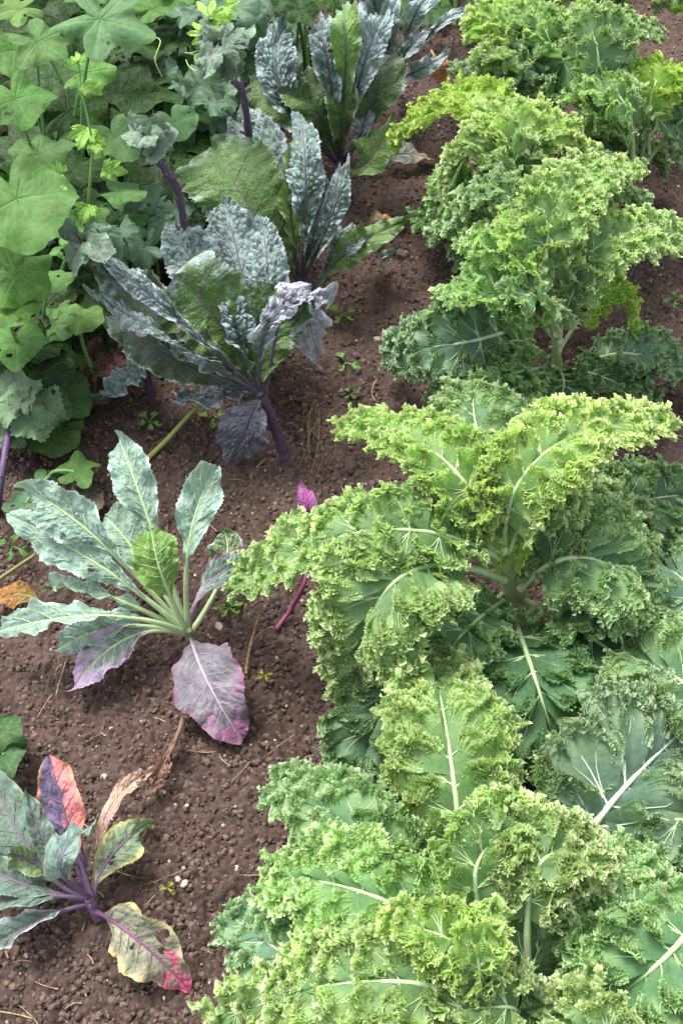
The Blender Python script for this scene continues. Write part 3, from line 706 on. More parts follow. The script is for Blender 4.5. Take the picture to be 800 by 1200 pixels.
J((130, 700, .12), (62, 688, .10), 36, roll=.4, holes=1)
J((120, 722, .12), (-8, 742, .06), 40, roll=.2, fold=.5)
J((140, 735, .08), (66, 762, .03), 38, fold=.4, rim=L(190, 180, 200))
J((150, 748, .07), (86, 808, .02), 50, front=L(132, 148, 140), rim=L(186, 150, 190), tipc=L(176, 150, 184), tipfrom=.6, rimw=.2, fold=.25)
J((192, 680, .17), (178, 622, .23), 58, front=GRN, back=GRN, rim=L(150, 190, 110), hint=HCAM, pet=.3, fold=.2, tipr=.75, label='bright green young leaf standing at the centre')
kale_leaf(r, o, ((224, 748, .035), (244, 800, .07), (284, 868, .018)), 90, front=L(118, 114, 122), back=L(150, 110, 140), rim=L(134, 98, 124), rimw=.10, tipc=L(146, 90, 128), tipfrom=.72, vein=L(168, 154, 170), veinr=.0027, hint=HCAM, fold=.12, pet=.04, wave=.005, tipr=.38, rise=.42, teeth=.07, blist=.002, bsc=.012, label='broad purple front leaf with magenta edge', nu=130, nv=61, mottle=.3)
stem(r, o, [(225, 752, -.02), (223, 746, .02), (221, 738, .06)], .009, .006, L(140, 150, 110))
# ------------------------------------------------------------------ purple kale bottom left
o = W(108, 1068, 0); r = thing('purple_kale', 'small purple-stalked kale at bottom left with pink and yellow autumn leaves', 'kale plant', o, 'smooth-leaved kales in the left row'); o = np.array(r.location)
PUR = L(112, 90, 116); GG = L(96, 122, 104)
def Kf(base, mid, tip, w, **k):
    k.setdefault('front', GG); k.setdefault('back', L(110, 130, 110)); k.setdefault('vein', PUR); k.setdefault('rim', L(140, 160, 140)); k.setdefault('rimw', .06)
    k.setdefault('bsc', .008); k.setdefault('blist', .0018); k.setdefault('veinr', .0027)
    return kale_leaf(r, o, (base, mid, tip), w * .9, **k)
Kf((105, 1052, .04), (45, 1010, .10), (-15, 900, .12), 78, hint=HCAM, fold=.25)
Kf((105, 1052, .04), (40, 1040, .08), (-30, 1010, .08), 48, fold=.3)
Kf((108, 1050, .05), (80, 965, .13), (58, 885, .19), 64, front=L(104, 96, 128), hint=HCAM, side=(L(228, 136, 132), 1), pet=.2, tipr=.5, fold=.15, rim=L(206, 150, 110), rimw=.1, nu=130, nv=61, label='purple leaf with a pink and orange right half')
Kf((106, 1050, .04), (60, 1000, .12), (30, 925, .16), 30, fold=.5, roll=.5)
Kf((108, 1052, .05), (40, 1010, .10), (8, 1000, .12), 42, front=L(110, 138, 84), hint=HCAM, fold=.3)
Kf((105, 1055, .04), (50, 1050, .08), (-20, 1058, .05), 34, fold=.5)
Kf((105, 1060, .04), (55, 1075, .06), (-15, 1112, .04), 36, fold=.6, rim=L(205, 205, 220), rimw=.2, roll=.3)
Kf((108, 1052, .05), (72, 1010, .17), (112, 968, .13), 38, fold=.3, pet=.15, roll=-.4, front=L(120, 150, 136))
Kf((112, 1055, .04), (126, 1010, .07), (176, 962, .05), 48, front=L(124, 146, 112), rim=L(196, 190, 124), rimw=.2, hint=HCAM, fold=.1, holes=5, teeth=.12, pet=.2, label='ragged leaf with yellow edge')
Kf((112, 1068, .04), (158, 1098, .07), (222, 1160, .012), 78, front=L(142, 146, 120), rim=L(204, 188, 132), rimw=.14, tipc=L(196, 76, 116), tipfrom=.66, fold=.08, pet=.14, tipr=.45, rise=.35, holes=3, nu=130, nv=61, hint=HCAM, vein=L(130, 84, 120), mottle=.25, label='yellow-edged leaf with a magenta tip')
kale_leaf(r, o, ((108, 1050, .04), (98, 1030, .07), (100, 1000, .08)), 14, front=PUR, back=PUR, vein=PUR)
stem(r, o, [(120, 1082, -.01), (112, 1068, .03), (104, 1050, .06)], .009, .007, PUR, 3)
# ------------------------------------------------------------------ dark blistered kales
SV = L(160, 172, 176); DG = L(74, 106, 46); DT = L(70, 88, 78); PV = L(84, 82, 92)
def dark_plant(label, g, name='dark_leaf_kale'):
    o = W(*g, 0); r = thing(name, label, 'kale plant', o, 'dark blistered kales in the left row'); return r, np.array(r.location)
def D(r, o, base, mid, tip, w, kind='top', **k):
    k.setdefault('vein', PV); k.setdefault('mat', M_DARK); k.setdefault('pet', .12); k.setdefault('wave', .009); k.setdefault('teeth', .12); k.setdefault('veinr', .0026)
    if kind == 'top':
        k.setdefault('front', L(66, 92, 76)); k.setdefault('back', DG); k.setdefault('blist', .0072); k.setdefault('bsc', .0082); k.setdefault('rim', L(176, 186, 196)); k.setdefault('rimw', .12); k.setdefault('silver', L(142, 164, 162)); k.setdefault('silfrom', .55); w *= .78
    else:  # green side towards us, silvery blistered margin at the top
        k.setdefault('front', DG); k.setdefault('back', DG); k.setdefault('blist', .0016); k.setdefault('rim', L(150, 168, 150)); k.setdefault('rimw', .04); k.setdefault('hint', HCAM); k.setdefault('silver', L(150, 166, 170)); k.setdefault('silfrom', 1.25)
    k.setdefault('nu', 150); k.setdefault('nv', 61)
    return kale_leaf(r, o, (base, mid, tip), w, k.pop('front'), k.pop('back'), **k)
r, o = dark_plant('dark purple-stemmed kale nearest in its row, silvery blistered leaves', (335, 545))
c = (305, 462, .16)
D(r, o, c, (215, 420, .16), (112, 468, .06), 44, fold=-.3, roll=.2)
D(r, o, c, (200, 400, .30), (100, 338, .29), 30, fold=-.5, curlback=.4)
D(r, o, c, (220, 425, .22), (128, 372, .20), 62, 'green', front=L(50, 72, 44))
D(r, o, c, (215, 395, .27), (105, 300, .33), 58, 'green', roll=.3, silfrom=1.1, front=L(56, 80, 44))
D(r, o, c, (195, 362, .34), (108, 292, .38), 30, roll=-.3, fold=-.4)
D(r, o, c, (248, 345, .22), (196, 262, .27), 84, hint=HCAM, fold=.1)
D(r, o, c, (285, 330, .24), (262, 235, .30), 90, hint=HCAM, fold=-.2)
D(r, o, c, (314, 345, .24), (305, 252, .30), 60, hint=HCAM, fold=-.3)
D(r, o, c, (262, 385, .27), (205, 322, .36), 96, 'green', tipr=.9, silfrom=1.1)
D(r, o, c, (308, 400, .25), (322, 335, .32), 84, 'green', tipr=.92, pet=.1, silfrom=1.1)
D(r, o, c, (278, 400, .26), (268, 340, .33), 40, fold=.5, roll=.5)
D(r, o, (312, 462, .16), (342, 345, .35), (372, 425, .16), 84, hint=HUP, front=L(120, 122, 132), silver=L(168, 166, 182), fold=-.35, pet=.3)
D(r, o, c, (322, 370, .33), (392, 350, .28), 44, fold=-.2, silver=L(170, 166, 184))
D(r, o, c, (292, 492, .13), (272, 542, .03), 78, front=L(84, 86, 98), silver=L(112, 112, 126), rim=L(100, 98, 120), fold=-.15, hint=HCAM, blist=.003, silfrom=.5, pet=.1)
D(r, o, c, (250, 460, .13), (205, 470, .08), 46, front=L(70, 84, 84), silver=L(110, 120, 126), fold=-.3)
stem(r, o, [(336, 548, -.01), (326, 510, .06), (304, 460, .17)], .012, .010, L(98, 80, 104), 8)
r, o = dark_plant('second dark kale up the row, huge green leaf face and tall silver leaf', (372, 372))
c = (352, 335, .07)
D(r, o, c, (318, 215, .20), (272, 135, .24), 90, hint=HCAM, front=L(76, 104, 78))
D(r, o, c, (305, 262, .22), (248, 172, .30), 100, 'green', tipr=.85, front=L(88, 122, 58), back=L(88, 122, 58))
D(r, o, c, (358, 225, .30), (352, 135, .37), 54, hint=HCAM, roll=-.2, fold=-.5, front=L(76, 104, 78))
D(r, o, c, (340, 240, .26), (340, 168, .33), 30, 'green', roll=.6, front=L(120, 156, 70))
D(r, o, c, (385, 262, .24), (405, 192, .30), 36, hint=HCAM, fold=-.6, front=L(76, 104, 78))
D(r, o, c, (368, 270, .22), (378, 210, .28), 34, hint=HCAM, fold=-.5)
D(r, o, (368, 350, .06), (405, 282, .15), (452, 305, .03), 46, front=L(76, 104, 78), fold=-.2)
D(r, o, (368, 350, .06), (402, 300, .13), (478, 258, .12), 34, 'green', front=L(98, 130, 64))
D(r, o, c, (322, 310, .11), (290, 345, .04), 34, front=L(76, 104, 78), fold=-.3)
D(r, o, c, (330, 350, .07), (345, 385, .02), 40, front=L(90, 100, 104))
stem(r, o, [(374, 374, -.01), (366, 355, .03), (352, 325, .10)], .012, .010, L(98, 84, 108), 6)
r, o = dark_plant('third dark kale up the row, mixed green and silver upright leaves', (405, 235))
c = (398, 195, .07)
D(r, o, c, (330, 105, .28), (335, 30, .36), 60, hint=HCAM)
D(r, o, c, (345, 130, .24), (300, 85, .28), 62, 'green', tipr=.85)
D(r, o, c, (372, 130, .24), (345, 95, .25), 56, 'green')
D(r, o, c, (385, 80, .34), (375, 30, .38), 46, hint=HCAM, fold=.3)
D(r, o, c, (405, 70, .36), (402, 10, .42), 34, 'green', front=L(98, 138, 58))
D(r, o, c, (425, 80, .33), (450, 20, .38), 48, hint=HCAM, front=L(112, 132, 128))
D(r, o, c, (440, 110, .27), (442, 62, .32), 56, 'green', front=L(70, 96, 56))
D(r, o, c, (430, 190, .15), (458, 135, .20), 40, 'green', front=L(104, 136, 62), roll=-.4)
D(r, o, c, (425, 150, .2), (420, 105, .22), 28, front=L(140, 140, 160), hint=HCAM)
D(r, o, c, (400, 135, .24), (398, 85, .3), 36, 'green')
stem(r, o, [(406, 237, -.01), (402, 215, .04), (398, 185, .10)], .012, .009, L(98, 84, 108), 5)
r, o = dark_plant('farthest dark kale, slender drooping blue-grey leaves at the top', (468, 120))
c = (462, 90, .05)
for m_, t_, w_ in (((485, 85, .2), (526, 62, .14), 24), ((430, 30, .3), (410, 20, .22), 34), ((455, 40, .28), (465, 0, .33), 30), ((480, 30, .3), (500, 0, .34), 28), ((520, 25, .2), (548, 22, .15), 20), ((440, 60, .2), (425, 60, .14), 26), ((500, 5, .3), (530, -10, .3), 26), ((440, 10, .33), (430, -20, .36), 34), ((478, 60, .25), (500, 35, .28), 24)):
    D(r, o, c, m_, t_, w_, fold=.2, front=L(104, 124, 126), blist=.0025, hint=HCAM, nu=80, nv=31)
stem(r, o, [(470, 122, -.01), (466, 105, .03), (462, 82, .07)], .011, .009, L(98, 84, 108), 5)
# ------------------------------------------------------------------ far-left foliage
SQG = L(84, 126, 58); SQD = L(42, 76, 26); SQL = L(128, 158, 88)  # SQD is darkened so that the lower leaves read as shaded
def sqplant(label, g, leaves, group='squash plants along the left edge', name='squash_plant', cat='squash plant'):
    o = W(*g, 0); r = thing(name, label, cat, o, group); o = np.array(r.location)
    for l in leaves:
        kw = dict(l[4]) if len(l) > 4 else {}
        lobed_leaf(r, o, l[0], l[1], l[2], l[3], **kw)
    return r, o
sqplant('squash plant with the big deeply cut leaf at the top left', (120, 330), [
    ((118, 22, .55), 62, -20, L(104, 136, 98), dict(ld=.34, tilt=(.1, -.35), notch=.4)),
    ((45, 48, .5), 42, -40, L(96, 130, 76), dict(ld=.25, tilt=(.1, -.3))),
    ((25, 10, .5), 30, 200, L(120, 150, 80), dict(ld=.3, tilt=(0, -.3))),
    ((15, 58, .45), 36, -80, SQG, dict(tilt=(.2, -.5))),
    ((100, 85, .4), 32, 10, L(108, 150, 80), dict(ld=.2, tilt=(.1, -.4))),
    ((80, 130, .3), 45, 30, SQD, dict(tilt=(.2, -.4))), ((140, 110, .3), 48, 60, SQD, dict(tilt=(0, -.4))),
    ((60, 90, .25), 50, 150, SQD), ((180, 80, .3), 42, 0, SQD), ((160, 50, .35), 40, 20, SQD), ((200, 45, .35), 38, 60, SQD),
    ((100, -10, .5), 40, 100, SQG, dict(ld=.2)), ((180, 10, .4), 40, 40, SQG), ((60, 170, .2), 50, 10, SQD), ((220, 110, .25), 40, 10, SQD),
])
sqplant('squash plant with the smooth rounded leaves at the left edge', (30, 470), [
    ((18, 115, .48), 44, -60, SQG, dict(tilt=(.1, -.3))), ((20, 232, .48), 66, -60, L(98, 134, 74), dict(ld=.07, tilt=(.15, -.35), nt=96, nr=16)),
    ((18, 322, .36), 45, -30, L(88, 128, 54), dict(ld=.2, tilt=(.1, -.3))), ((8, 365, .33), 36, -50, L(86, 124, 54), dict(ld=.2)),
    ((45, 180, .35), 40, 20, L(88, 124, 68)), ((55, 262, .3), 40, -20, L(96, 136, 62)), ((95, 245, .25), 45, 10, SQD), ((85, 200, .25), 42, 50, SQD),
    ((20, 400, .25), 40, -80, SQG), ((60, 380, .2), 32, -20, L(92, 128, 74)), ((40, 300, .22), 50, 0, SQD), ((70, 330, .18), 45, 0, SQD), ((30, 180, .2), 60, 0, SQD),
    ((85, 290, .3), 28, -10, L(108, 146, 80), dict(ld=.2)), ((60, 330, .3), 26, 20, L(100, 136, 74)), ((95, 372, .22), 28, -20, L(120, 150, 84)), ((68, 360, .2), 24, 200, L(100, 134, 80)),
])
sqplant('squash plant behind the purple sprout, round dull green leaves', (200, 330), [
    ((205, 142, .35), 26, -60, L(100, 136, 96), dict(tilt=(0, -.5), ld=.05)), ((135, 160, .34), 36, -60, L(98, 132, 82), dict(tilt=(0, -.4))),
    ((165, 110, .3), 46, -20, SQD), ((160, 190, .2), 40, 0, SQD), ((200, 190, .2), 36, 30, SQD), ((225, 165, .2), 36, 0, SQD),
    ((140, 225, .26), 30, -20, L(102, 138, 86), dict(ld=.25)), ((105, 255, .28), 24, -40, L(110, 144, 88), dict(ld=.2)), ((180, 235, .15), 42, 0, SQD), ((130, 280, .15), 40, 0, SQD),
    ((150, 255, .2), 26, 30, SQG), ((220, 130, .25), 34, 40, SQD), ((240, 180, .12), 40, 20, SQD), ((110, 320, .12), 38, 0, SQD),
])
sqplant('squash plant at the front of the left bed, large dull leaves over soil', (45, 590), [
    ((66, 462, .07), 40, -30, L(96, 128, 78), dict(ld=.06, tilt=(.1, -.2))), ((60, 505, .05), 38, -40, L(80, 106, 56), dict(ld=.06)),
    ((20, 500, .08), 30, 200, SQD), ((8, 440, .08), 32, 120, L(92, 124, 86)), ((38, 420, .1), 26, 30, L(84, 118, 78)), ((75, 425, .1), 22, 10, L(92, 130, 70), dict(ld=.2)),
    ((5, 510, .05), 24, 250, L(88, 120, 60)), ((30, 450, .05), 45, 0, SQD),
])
# brassica with violet veins lying over the squash leaves
rsC = np.random.RandomState(41)
cv = []
for (x, y, h, r_, a) in ((40, 440, .26, 30, 60), (60, 455, .25, 26, 10), (30, 458, .29, 30, 100), (50, 475, .28, 26, -30), (38, 492, .27, 26, -60), (14, 480, .28, 26, 200), (10, 455, .27, 26, 150), (25, 475, .31, 16, 90), (15, 505, .25, 22, 240), (62, 480, .22, 24, -20), (5, 500, .24, 24, 220)):
    h = h - .15
    cv.append(((x, y, h), r_, a, L(124, 150, 122) * (.7 + .5 * rsC.rand()), dict(ld=.16, tilt=(.35 * rsC.randn(), -.35 + .25 * rsC.randn()), veinc=L(150, 112, 140), teeth=.12, wave=.2, cup=.2, rs=rsC, petiole=(12 + 6 * rsC.rand(), 520, .04))))
r, o = sqplant('grey-green cabbage-like plant with violet veins, on top of squash leaves', (10, 600), cv, group=None, name='cabbage_plant', cat='cabbage plant')
stem(r, o, [(-2, 600, 0), (2, 560, .08), (12, 500, .10)], .007, .006, L(92, 70, 104), 5)
rsU = np.random.RandomState(77)
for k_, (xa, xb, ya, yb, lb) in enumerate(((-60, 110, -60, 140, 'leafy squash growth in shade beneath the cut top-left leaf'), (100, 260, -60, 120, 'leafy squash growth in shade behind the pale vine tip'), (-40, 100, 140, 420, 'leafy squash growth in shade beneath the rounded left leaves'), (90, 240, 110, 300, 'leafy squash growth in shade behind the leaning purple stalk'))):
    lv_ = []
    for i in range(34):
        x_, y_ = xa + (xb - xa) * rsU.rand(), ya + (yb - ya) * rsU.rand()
        lv_.append(((x_, y_, .06 + .17 * rsU.rand()), 30 + 16 * rsU.rand(), rsU.rand() * 360, SQD * (.5 + .5 * rsU.rand()), dict(tilt=(.35 * rsU.randn(), -.4 + .3 * rsU.randn()), rs=rsU, nr=9, nt=48, ld=.1 + .15 * rsU.rand(), wave=.1)))  # under-layer colour darkened further, painting in the shade between upper leaves
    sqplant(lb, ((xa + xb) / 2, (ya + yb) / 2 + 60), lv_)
# low leaf by the pale kale
sqplant('low squash seedling leaf pair behind the silvery kale', (95, 590), [
    ((88, 552, .06), 28, 20, L(104, 140, 78), dict(ld=.22)), ((50, 565, .04), 20, 180, L(96, 128, 88), dict(ld=.2)), ((95, 585, .03), 28, -30, L(98, 84, 78)), ((30, 590, .04), 24, 200, L(96, 124, 98)),
], group=None)
r, o = sqplant('reddish purple leaves of a low plant beside the dark kale', (125, 470), [
    ((122, 432, .08), 26, 30, L(106, 70, 72), dict(ld=.2, veinc=L(150, 90, 110))), ((150, 425, .10), 24, 60, L(104, 66, 72), dict(ld=.2, veinc=L(150, 90, 110))),
    ((112, 458, .05), 24, -50, L(98, 84, 62), dict(ld=.2, veinc=L(150, 90, 110))), ((100, 430, .06), 18, 160, L(110, 100, 70)), ((150, 398, .12), 18, 20, L(150, 120, 60)),
], group=None, name='red_leaf_plant', cat='leafy plant')
sqplant('dark green leafy plant cut by the left edge in the bare soil', (-12, 900), [
    ((2, 855, .08), 26, -20, L(76, 108, 66), dict(ld=.2, wave=.16)), ((5, 885, .07), 26, -60, L(80, 112, 76), dict(ld=.2, wave=.16)), ((-8, 905, .05), 24, -80, L(84, 116, 72), dict(ld=.2, wave=.16)), ((-5, 870, .04), 34, 0, SQD),
], group=None, name='leafy_weed', cat='leafy plant')
# purple sprouting stems with a shaggy top
def sprout(label, base, top, n, rs, headr=34, topc=L(124, 136, 116)):
    o = W(*base); o[2] = 0; r = thing('sprouting_kale', label, 'kale plant', o, 'purple-stalked kales among the left foliage'); o = np.array(r.location)
    wb_ = W(*base); wt_ = W(*top); gp = wb_ + (wb_ - wt_) * .25; gp[2] = 0
    P_ = curve([gp, wb_, (wb_ + wt_) / 2 + np.array([.006, 0, 0]), wt_], 40); ac_ = Acc()
    tube(ac_, P_, np.linspace(.0085, .0055, 40) * (1 + .16 * np.sin(np.arange(40) * 1.9)), L(84, 70, 88), 12)
    for i in range(22):
        k = 4 + int(33 * i / 22); a = i * 2.4; dd_ = np.array([math.cos(a), math.sin(a) * .7, .6])
        tube(ac_, np.stack([P_[k] + dd_ * .006, P_[k] + dd_ * .012, P_[k] + dd_ * .018]), [.0045, .0034, .002], L(112, 92, 112), 6)
    ac_.build('stem', M_STEM, r, o)
    for i in range(n):
        a = rs.rand() * 6.28; q = headr * (.5 + .6 * rs.rand())
        mid = (top[0] + .5 * q * math.cos(a), top[1] - .35 * q * math.sin(a) - 10, top[2] + .05)
        tip = (top[0] + q * math.cos(a), top[1] - .8 * q * math.sin(a), top[2] + .03 * rs.randn())
        gc = L(104, 128, 106) * (.75 + .5 * rs.rand())
        kale_leaf(r, o, (top, mid, tip), 24 + 16 * rs.rand(), gc, gc * 1.15, rim=gc * 1.5, rimw=.08, vein=L(130, 100, 130), pet=.15, wave=.006, teeth=.2, lobed=.12, bsc=.007, blist=.003, rs=rs, nu=60, nv=25, fold=.2, veinr=.0018, hint=HCAM)
    return r, o
CT['gray'] = (L(106, 126, 108), L(120, 138, 112), L(156, 166, 138), L(110, 128, 104))
rs6 = np.random.RandomState(6)
sprout('leaning purple stalk with a small shaggy head amid round leaves', (212, 240, .32), (172, 168, .46), 12, rs6, 28)
sprout('purple stalk with grey-green crown near the top of the picture', (288, 128, .34), (256, 62, .46), 12, rs6, 40)
sprout('purple-veined kale half hidden beneath the silvery blistered leaves', (150, 345, .26), (100, 290, .36), 10, rs6, 32)
# grey-green brassica foliage: broad wavy leaves between sprouts and dark kale
rs7 = np.random.RandomState(12)
def greybr(label, g, cs, r_):
    lv = []
    for (x, y, h) in cs:
        lv.append(((x, y, h), r_ * (.75 + .5 * rs7.rand()), rs7.rand() * 360, L(112, 138, 122) * (.8 + .4 * rs7.rand()), dict(ld=.12, wave=.2, teeth=.1, tilt=(.4 * rs7.randn(), -.4 + .3 * rs7.randn()), rs=rs7, cup=.2, veinc=L(150, 160, 150))))
    return sqplant(label, g, lv, group='grey-green brassicas behind the dark kales', name='brassica_plant', cat='brassica plant')
greybr('wavy grey-green brassica between the purple stalks', (240, 250), [(215, 95, .3), (235, 100, .32), (200, 120, .26), (225, 130, .25), (245, 120, .3), (250, 145, .22), (190, 90, .3), (262, 110, .28), (270, 140, .2), (255, 165, .16)], 22)
greybr('wavy grey-green brassica spreading beneath the leaning purple stalk', (190, 330), [(180, 235, .22), (205, 245, .22), (190, 262, .2), (215, 262, .2), (165, 250, .2), (225, 240, .2), (140, 270, .25), (205, 285, .18), (235, 215, .18), (170, 290, .2), (130, 300, .2)], 22)
greybr('bushy grey-green brassica at the top centre', (290, 90), [(235, 15, .4), (255, 25, .38), (275, 10, .4), (300, 25, .36), (320, 15, .38), (290, 45, .3), (320, 50, .3), (215, 20, .4), (245, 50, .3), (300, 70, .25), (275, 75, .25), (340, 35, .3), (310, 90, .2), (230, 70, .28), (350, 60, .2)], 24)
# top hedge of bushy leaves closing the view beyond the bed
rs8 = np.random.RandomState(3)
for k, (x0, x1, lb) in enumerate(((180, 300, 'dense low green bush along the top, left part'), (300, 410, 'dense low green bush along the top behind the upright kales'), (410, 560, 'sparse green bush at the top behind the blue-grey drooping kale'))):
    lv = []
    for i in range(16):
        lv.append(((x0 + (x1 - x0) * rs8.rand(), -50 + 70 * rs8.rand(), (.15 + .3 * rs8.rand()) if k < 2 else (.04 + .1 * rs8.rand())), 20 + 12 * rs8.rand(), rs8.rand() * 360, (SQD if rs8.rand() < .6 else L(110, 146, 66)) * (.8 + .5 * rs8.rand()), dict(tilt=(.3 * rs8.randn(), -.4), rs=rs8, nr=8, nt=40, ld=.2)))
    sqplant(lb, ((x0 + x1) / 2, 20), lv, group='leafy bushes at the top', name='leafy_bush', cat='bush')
# climbing vine tip with palmate leaflets
def leaflet(r, o, p3, w, col, **k):
    return kale_leaf(r, o, p3, w, col, col * 1.2, rim=None, vein=L(150, 185, 100), mat=M_SQ, pet=.08, fold=.25, wave=.001, blist=.0003, teeth=.25, tipr=.35, nu=30, nv=15, veinr=.0009, hint=HCAM, name='leaflet', **k)
o = W(95, 280, 0); r = thing('climbing_vine', 'upright bright green vine with five-fingered leaflets before the squash leaves', 'vine', o); o = np.array(r.location)
vp = [(104, 235, .30), (108, 170, .42), (97, 110, .52), (92, 70, .58)]
acc = Acc(); tube(acc, curve([W(*p) for p in [(100, 300, .1)] + vp], 30), np.linspace(.0035, .0015, 30), L(130, 170, 90), 8); acc.build('stem', M_STEM, r, o)
VG = L(134, 178, 84)
for (cx, cy, h, sz, a0) in ((108, 165, .42, 26, -60), (103, 150, .43, 34, -110), (120, 198, .38, 30, -10), (80, 215, .36, 32, 200), (75, 205, .36, 26, 150), (97, 100, .53, 26, -30), (92, 75, .58, 16, 90), (105, 240, .3, 30, 250)):
    for q in (-70, -35, 0, 35, 70):
        a = math.radians(a0 + q); s_ = sz * (1 - abs(q) / 160)
        leaflet(r, o, ((cx, cy, h), (cx + s_ * .5 * math.cos(a), cy - s_ * .5 * math.sin(a) * .8, h + .008), (cx + s_ * math.cos(a), cy - s_ * math.sin(a) * .8, h - .005)), s_ * .42, VG * (.85 + .3 * R.rand()))
o = W(245, 130, 0); r = thing('climbing_vine', 'pale green vine tip with looping tendrils near the top', 'vine', o); o = np.array(r.location)
acc = Acc(); tube(acc, curve([W(*p) for p in ((250, 120, .25), (244, 60, .44), (245, 20, .52), (262, 8, .53))], 24), np.linspace(.003, .0013, 24), L(150, 184, 96), 8); acc.build('stem', M_STEM, r, o)
for (cx, cy, h, sz, a0) in ((246, 22, .52, 28, 60), (246, 30, .5, 26, -20), (244, 40, .48, 24, 200), (262, 8, .53, 20, 0)):
    for q in (-60, -20, 20, 60):
        a = math.radians(a0 + q); leaflet(r, o, ((cx, cy, h), (cx + sz * .5 * math.cos(a), cy - sz * .4 * math.sin(a), h + .008), (cx + sz * math.cos(a), cy - sz * .8 * math.sin(a), h - .01)), sz * .34, L(150, 190, 90))
def tendril(pts, r_=.0011):
    a_ = Acc(); tube(a_, curve([W(*p) for p in pts], 60), r_, L(168, 194, 110), 6); a_.build('tendril', M_STEM, r, o)
th = np.linspace(0, 11, 14)
tendril([(244, 55, .46), (225, 62, .45), (218, 62, .44)] + [(236 + (9 - .3 * t) * math.cos(t), 68 + (7 - .25 * t) * math.sin(t), .43) for t in th])
tendril([(244, 50, .46), (240, 60, .45), (232, 82, .4), (222, 78, .38), (218, 70, .38)])
tendril([(190, 90, .4), (182, 70, .43), (188, 48, .45), (176, 42, .44)])
# ------------------------------------------------------------------ litter on the soil
def ground_leaf(label, p3, w, col, name='dead_leaf', cat='leaf', mat=None, **k):
    o = W(*p3[1]); o[2] = gz(o); r = thing(name, label, cat, o); o = np.array(r.location)
    k.setdefault('vein', col * .8); k.setdefault('pet', .08)
    kale_leaf(r, o, p3, w, col, col, mat=mat or M_DEAD, name='blade', **k); return r, o
ground_leaf('long withered brown leaf curled up on the soil between the two left kales', ((215, 843, .02), (190, 900, .035), (160, 935, .02)), 26, L(138, 108, 94), fold=.9, wave=.008, blist=.004, bsc=.006, holes=14, teeth=.2, rs=np.random.RandomState(2), nu=140, nv=51)
ground_leaf('papery pinkish dead leaf standing beside the ragged yellow-edged leaf', ((112, 1040, .03), (130, 950, .07), (182, 902, .05)), 22, L(188, 160, 144), fold=.8, wave=.006, holes=3, rs=np.random.RandomState(9))
ground_leaf('ochre dying leaf flat on the soil at the left edge', ((50, 712, .02), (28, 698, .03), (-10, 705, .02)), 34, L(140, 120, 66), tipc=L(160, 112, 70), tipfrom=.3, fold=.1)
ground_leaf('fallen bright magenta leaf poking out behind the long curly leaf', ((366, 616, .12), (360, 594, .18), (356, 568, .18)), 22, L(140, 76, 134), vein=L(140, 50, 110), mat=M_KALE, name='purple_leaf')
o = W(340, 720, 0); a_ = Acc(); tube(a_, curve([W(324, 737, .012), W(342, 712, .03), W(357, 683, .10), W(362, 640, .12)], 24), np.linspace(.0042, .0028, 24), L(134, 62, 100), 10)
o_ = a_.build('leaf_stalk', M_STEM, None, o); tag(o_, 'magenta leaf stalk propped on soil under the long curly leaf', 'leaf stalk')
o = W(297, 755, 0); a_ = Acc(); tube(a_, curve([W(288, 790, .012), W(294, 755, .025), W(306, 716, .06)], 24), np.linspace(.003, .0018, 24), L(140, 112, 90), 8); tube(a_, curve([W(294, 757, .025), W(305, 742, .02), W(318, 735, .012)], 8), .001, L(140, 112, 90), 6)
o_ = a_.build('dry_twig', M_DEAD, None, o); tag(o_, 'thin dry brown twig leaning under the tip of the curly leaf', 'twig')
o = W(200, 512, 0); a_ = Acc(); tube(a_, curve([W(164, 546, .012), W(196, 515, .03), W(232, 476, .07), W(248, 474, .06)], 24), np.linspace(.0052, .0036, 24), L(150, 160, 84), 10)
o_ = a_.build('leaf_stalk', M_STEM, None, o); tag(o_, 'fallen yellow-green stalk leaning towards the nearest dark kale', 'leaf stalk')
o = W(20, 665, 0); a_ = Acc(); tube(a_, curve([W(-5, 682, .012), W(15, 668, .02), W(42, 650, .03)], 16), np.linspace(.004, .003, 16), L(110, 118, 60), 8)
o_ = a_.build('leaf_stalk', M_STEM, None, o); tag(o_, 'dull green stalk lying at the left edge beside the silvery kale', 'leaf stalk')
ground_leaf('pale dying leaf with orange tip on the soil right of the third dark kale', ((432, 200, .03), (465, 180, .06), (508, 188, .02)), 26, L(150, 158, 146), tipc=L(196, 140, 80), tipfrom=.75, mat=M_KALE, fold=-.2)
ground_leaf('brownish orange dead leaf hanging beneath the blue-grey drooping leaf', ((505, 60, .08), (515, 78, .06), (520, 92, .02)), 28, L(172, 120, 92), fold=.1, hint=HCAM)
ground_leaf('tan dying leaf behind the arched leaf of the second dark kale', ((432, 280, .04), (446, 262, .07), (468, 268, .04)), 30, L(150, 128, 100), tipc=L(176, 120, 60), tipfrom=.6, fold=.1)
ground_leaf('grey papery dead leaf under the rim of the middle curly kale', ((700, 850, .02), (712, 825, .03), (722, 800, .03)), 22, L(170, 140, 120), fold=.1)
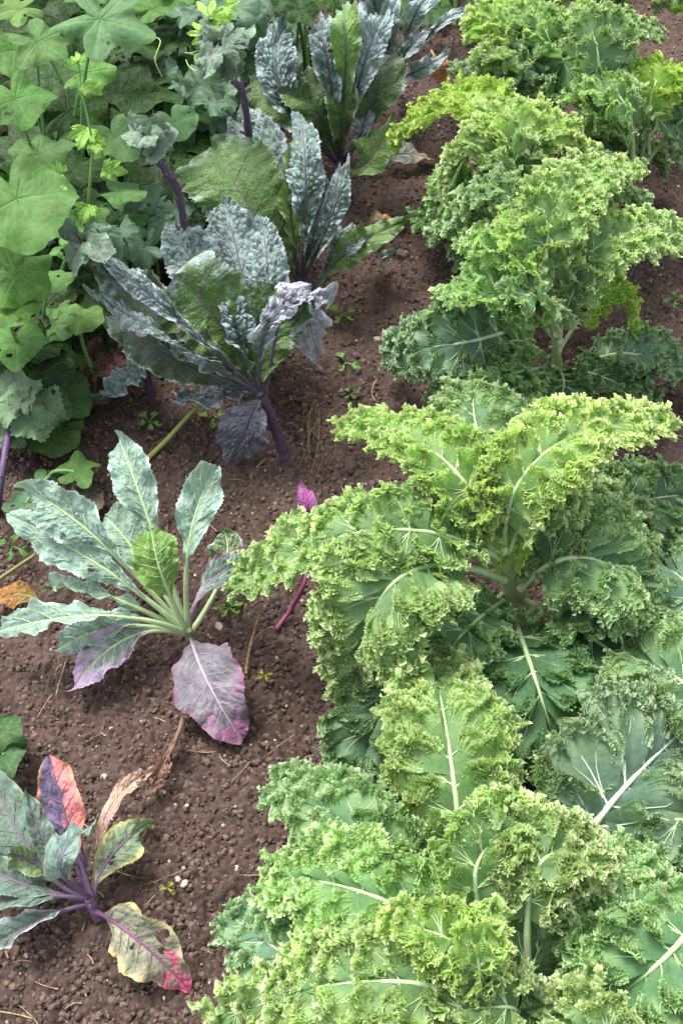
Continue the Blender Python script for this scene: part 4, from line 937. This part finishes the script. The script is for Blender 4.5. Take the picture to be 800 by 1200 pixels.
# seedlings and small weeds
def weed(label, x, y, n, sz, col, rs):
    o = W(x, y, .01); o[2] = gz(o) + .004; r = thing('seedling', label, 'seedling', o, 'tiny weeds in the soil'); o = np.array(r.location)
    a0 = rs.rand() * 6
    for i in range(n):
        a = a0 + i * 6.28 / n + .4 * rs.rand(); s_ = sz * (.7 + .5 * rs.rand())
        kale_leaf(r, o, ((x, y, .012), (x + .55 * s_ * math.cos(a), y - .45 * s_ * math.sin(a), .028), (x + s_ * math.cos(a), y - .8 * s_ * math.sin(a), .018)), s_ * .6, col, col * 1.1, vein=col * 1.3, mat=M_SQ, pet=.35, teeth=.2, wave=.001, blist=.0003, nu=26, nv=13, veinr=.0008, fold=.2, tipr=.5)
rs9 = np.random.RandomState(31)
for x, y, n, sz, c, lb in ((405, 425, 3, 15, L(110, 150, 80), 'pale seedling in the path between the dark kale and the curly row'), (268, 712, 5, 16, L(104, 146, 60), 'bright little weed under the silvery kale leaf'),
        (310, 792, 4, 9, L(160, 160, 70), 'yellowish seedling beside the dry twig'), (176, 494, 5, 16, L(110, 150, 78), 'pale green seedling behind the fallen yellow-green stalk'), (402, 368, 4, 16, L(110, 146, 60), 'weed at the right of the drooping lilac leaf'),
        (172, 965, 4, 8, L(90, 122, 60), 'tiny weed near the ragged yellow-edged leaf'), (197, 1041, 3, 8, L(150, 160, 60), 'tiny yellow-green weed beside the pair of pale stones'), (250, 490, 3, 14, L(120, 160, 60), 'sprig of bright green by the base of the nearest dark kale'),
        (412, 462, 4, 10, L(90, 120, 62), 'tiny dark weed left of the bright curly leaf'), (790, 350, 4, 14, L(90, 120, 62), 'small weed at the right edge beyond the curly row'), (60, 690, 4, 10, L(84, 120, 60), 'tiny weed by the ochre dying leaf'), (15, 640, 4, 18, L(84, 120, 60), 'weed at the left edge under the silvery kale leaves')):
    weed(lb, x, y, n, sz, c, rs9)
acc = Acc(); rs = np.random.RandomState(8)
for i in range(6):
    x = 372 + 12 * rs.randn(); p = [(x - 12 * rs.rand(), 560 - 20 * rs.rand(), .015), (x + 5 * rs.randn(), 525, .03), (x + 8 * rs.randn(), 490, .02), (x + 20 * rs.rand(), 468, .015)]
    tube(acc, curve([W(*q) for q in p], 20), .0006, L(140, 122, 88) * (.6 + .5 * rs.rand()), 5)
o_ = acc.build('dry_roots', M_DEAD, None, W(372, 520, 0)); tag(o_, 'tangle of thin dry roots on the soil beside the purple stem', 'dry roots')
# ------------------------------------------------------------------ light, world, camera
w = bpy.data.worlds.new('World'); scene.world = w; w.use_nodes = True; nt = w.node_tree
bg = nt.nodes['Background']; sky = nt.nodes.new('ShaderNodeTexSky'); sky.sky_type = 'NISHITA'; sky.sun_disc = False
SUN_EL, SUN_AZ = math.radians(64), math.radians(-50)     # high soft light from behind-left
sky.sun_elevation = SUN_EL; sky.sun_rotation = SUN_AZ; sky.air_density = 1.0; sky.dust_density = 4.0; sky.ozone_density = 1.0
hsv = nt.nodes.new('ShaderNodeHueSaturation'); hsv.inputs['Saturation'].default_value = .4; nt.links.new(sky.outputs['Color'], hsv.inputs['Color']); nt.links.new(hsv.outputs['Color'], bg.inputs['Color']); bg.inputs['Strength'].default_value = .15
sd = bpy.data.lights.new('sun', 'SUN'); sd.energy = 1.6; sd.angle = math.radians(20); sd.color = (1, .96, .9)
so = bpy.data.objects.new('sun', sd); COL.objects.link(so)
dv = Vector((math.sin(SUN_AZ) * math.cos(SUN_EL), math.cos(SUN_AZ) * math.cos(SUN_EL), math.sin(SUN_EL)))
so.rotation_euler = dv.to_track_quat('Z', 'Y').to_euler()
cd = bpy.data.cameras.new('camera'); co = bpy.data.objects.new('camera', cd); COL.objects.link(co); scene.camera = co
co.location = (0, 0, CAMH); co.rotation_euler = (math.pi / 2 - PITCH, 0, 0)
cd.sensor_fit = 'VERTICAL'; cd.sensor_height = 24; cd.lens = F_PX * 24 / 1200; cd.clip_end = 500; cd.clip_start = .05
vs = scene.view_settings; vs.view_transform = 'Standard'; vs.look = 'None'; vs.exposure = 1.25; vs.gamma = 1; vs.use_curve_mapping = False
scene.cycles.max_bounces = 6
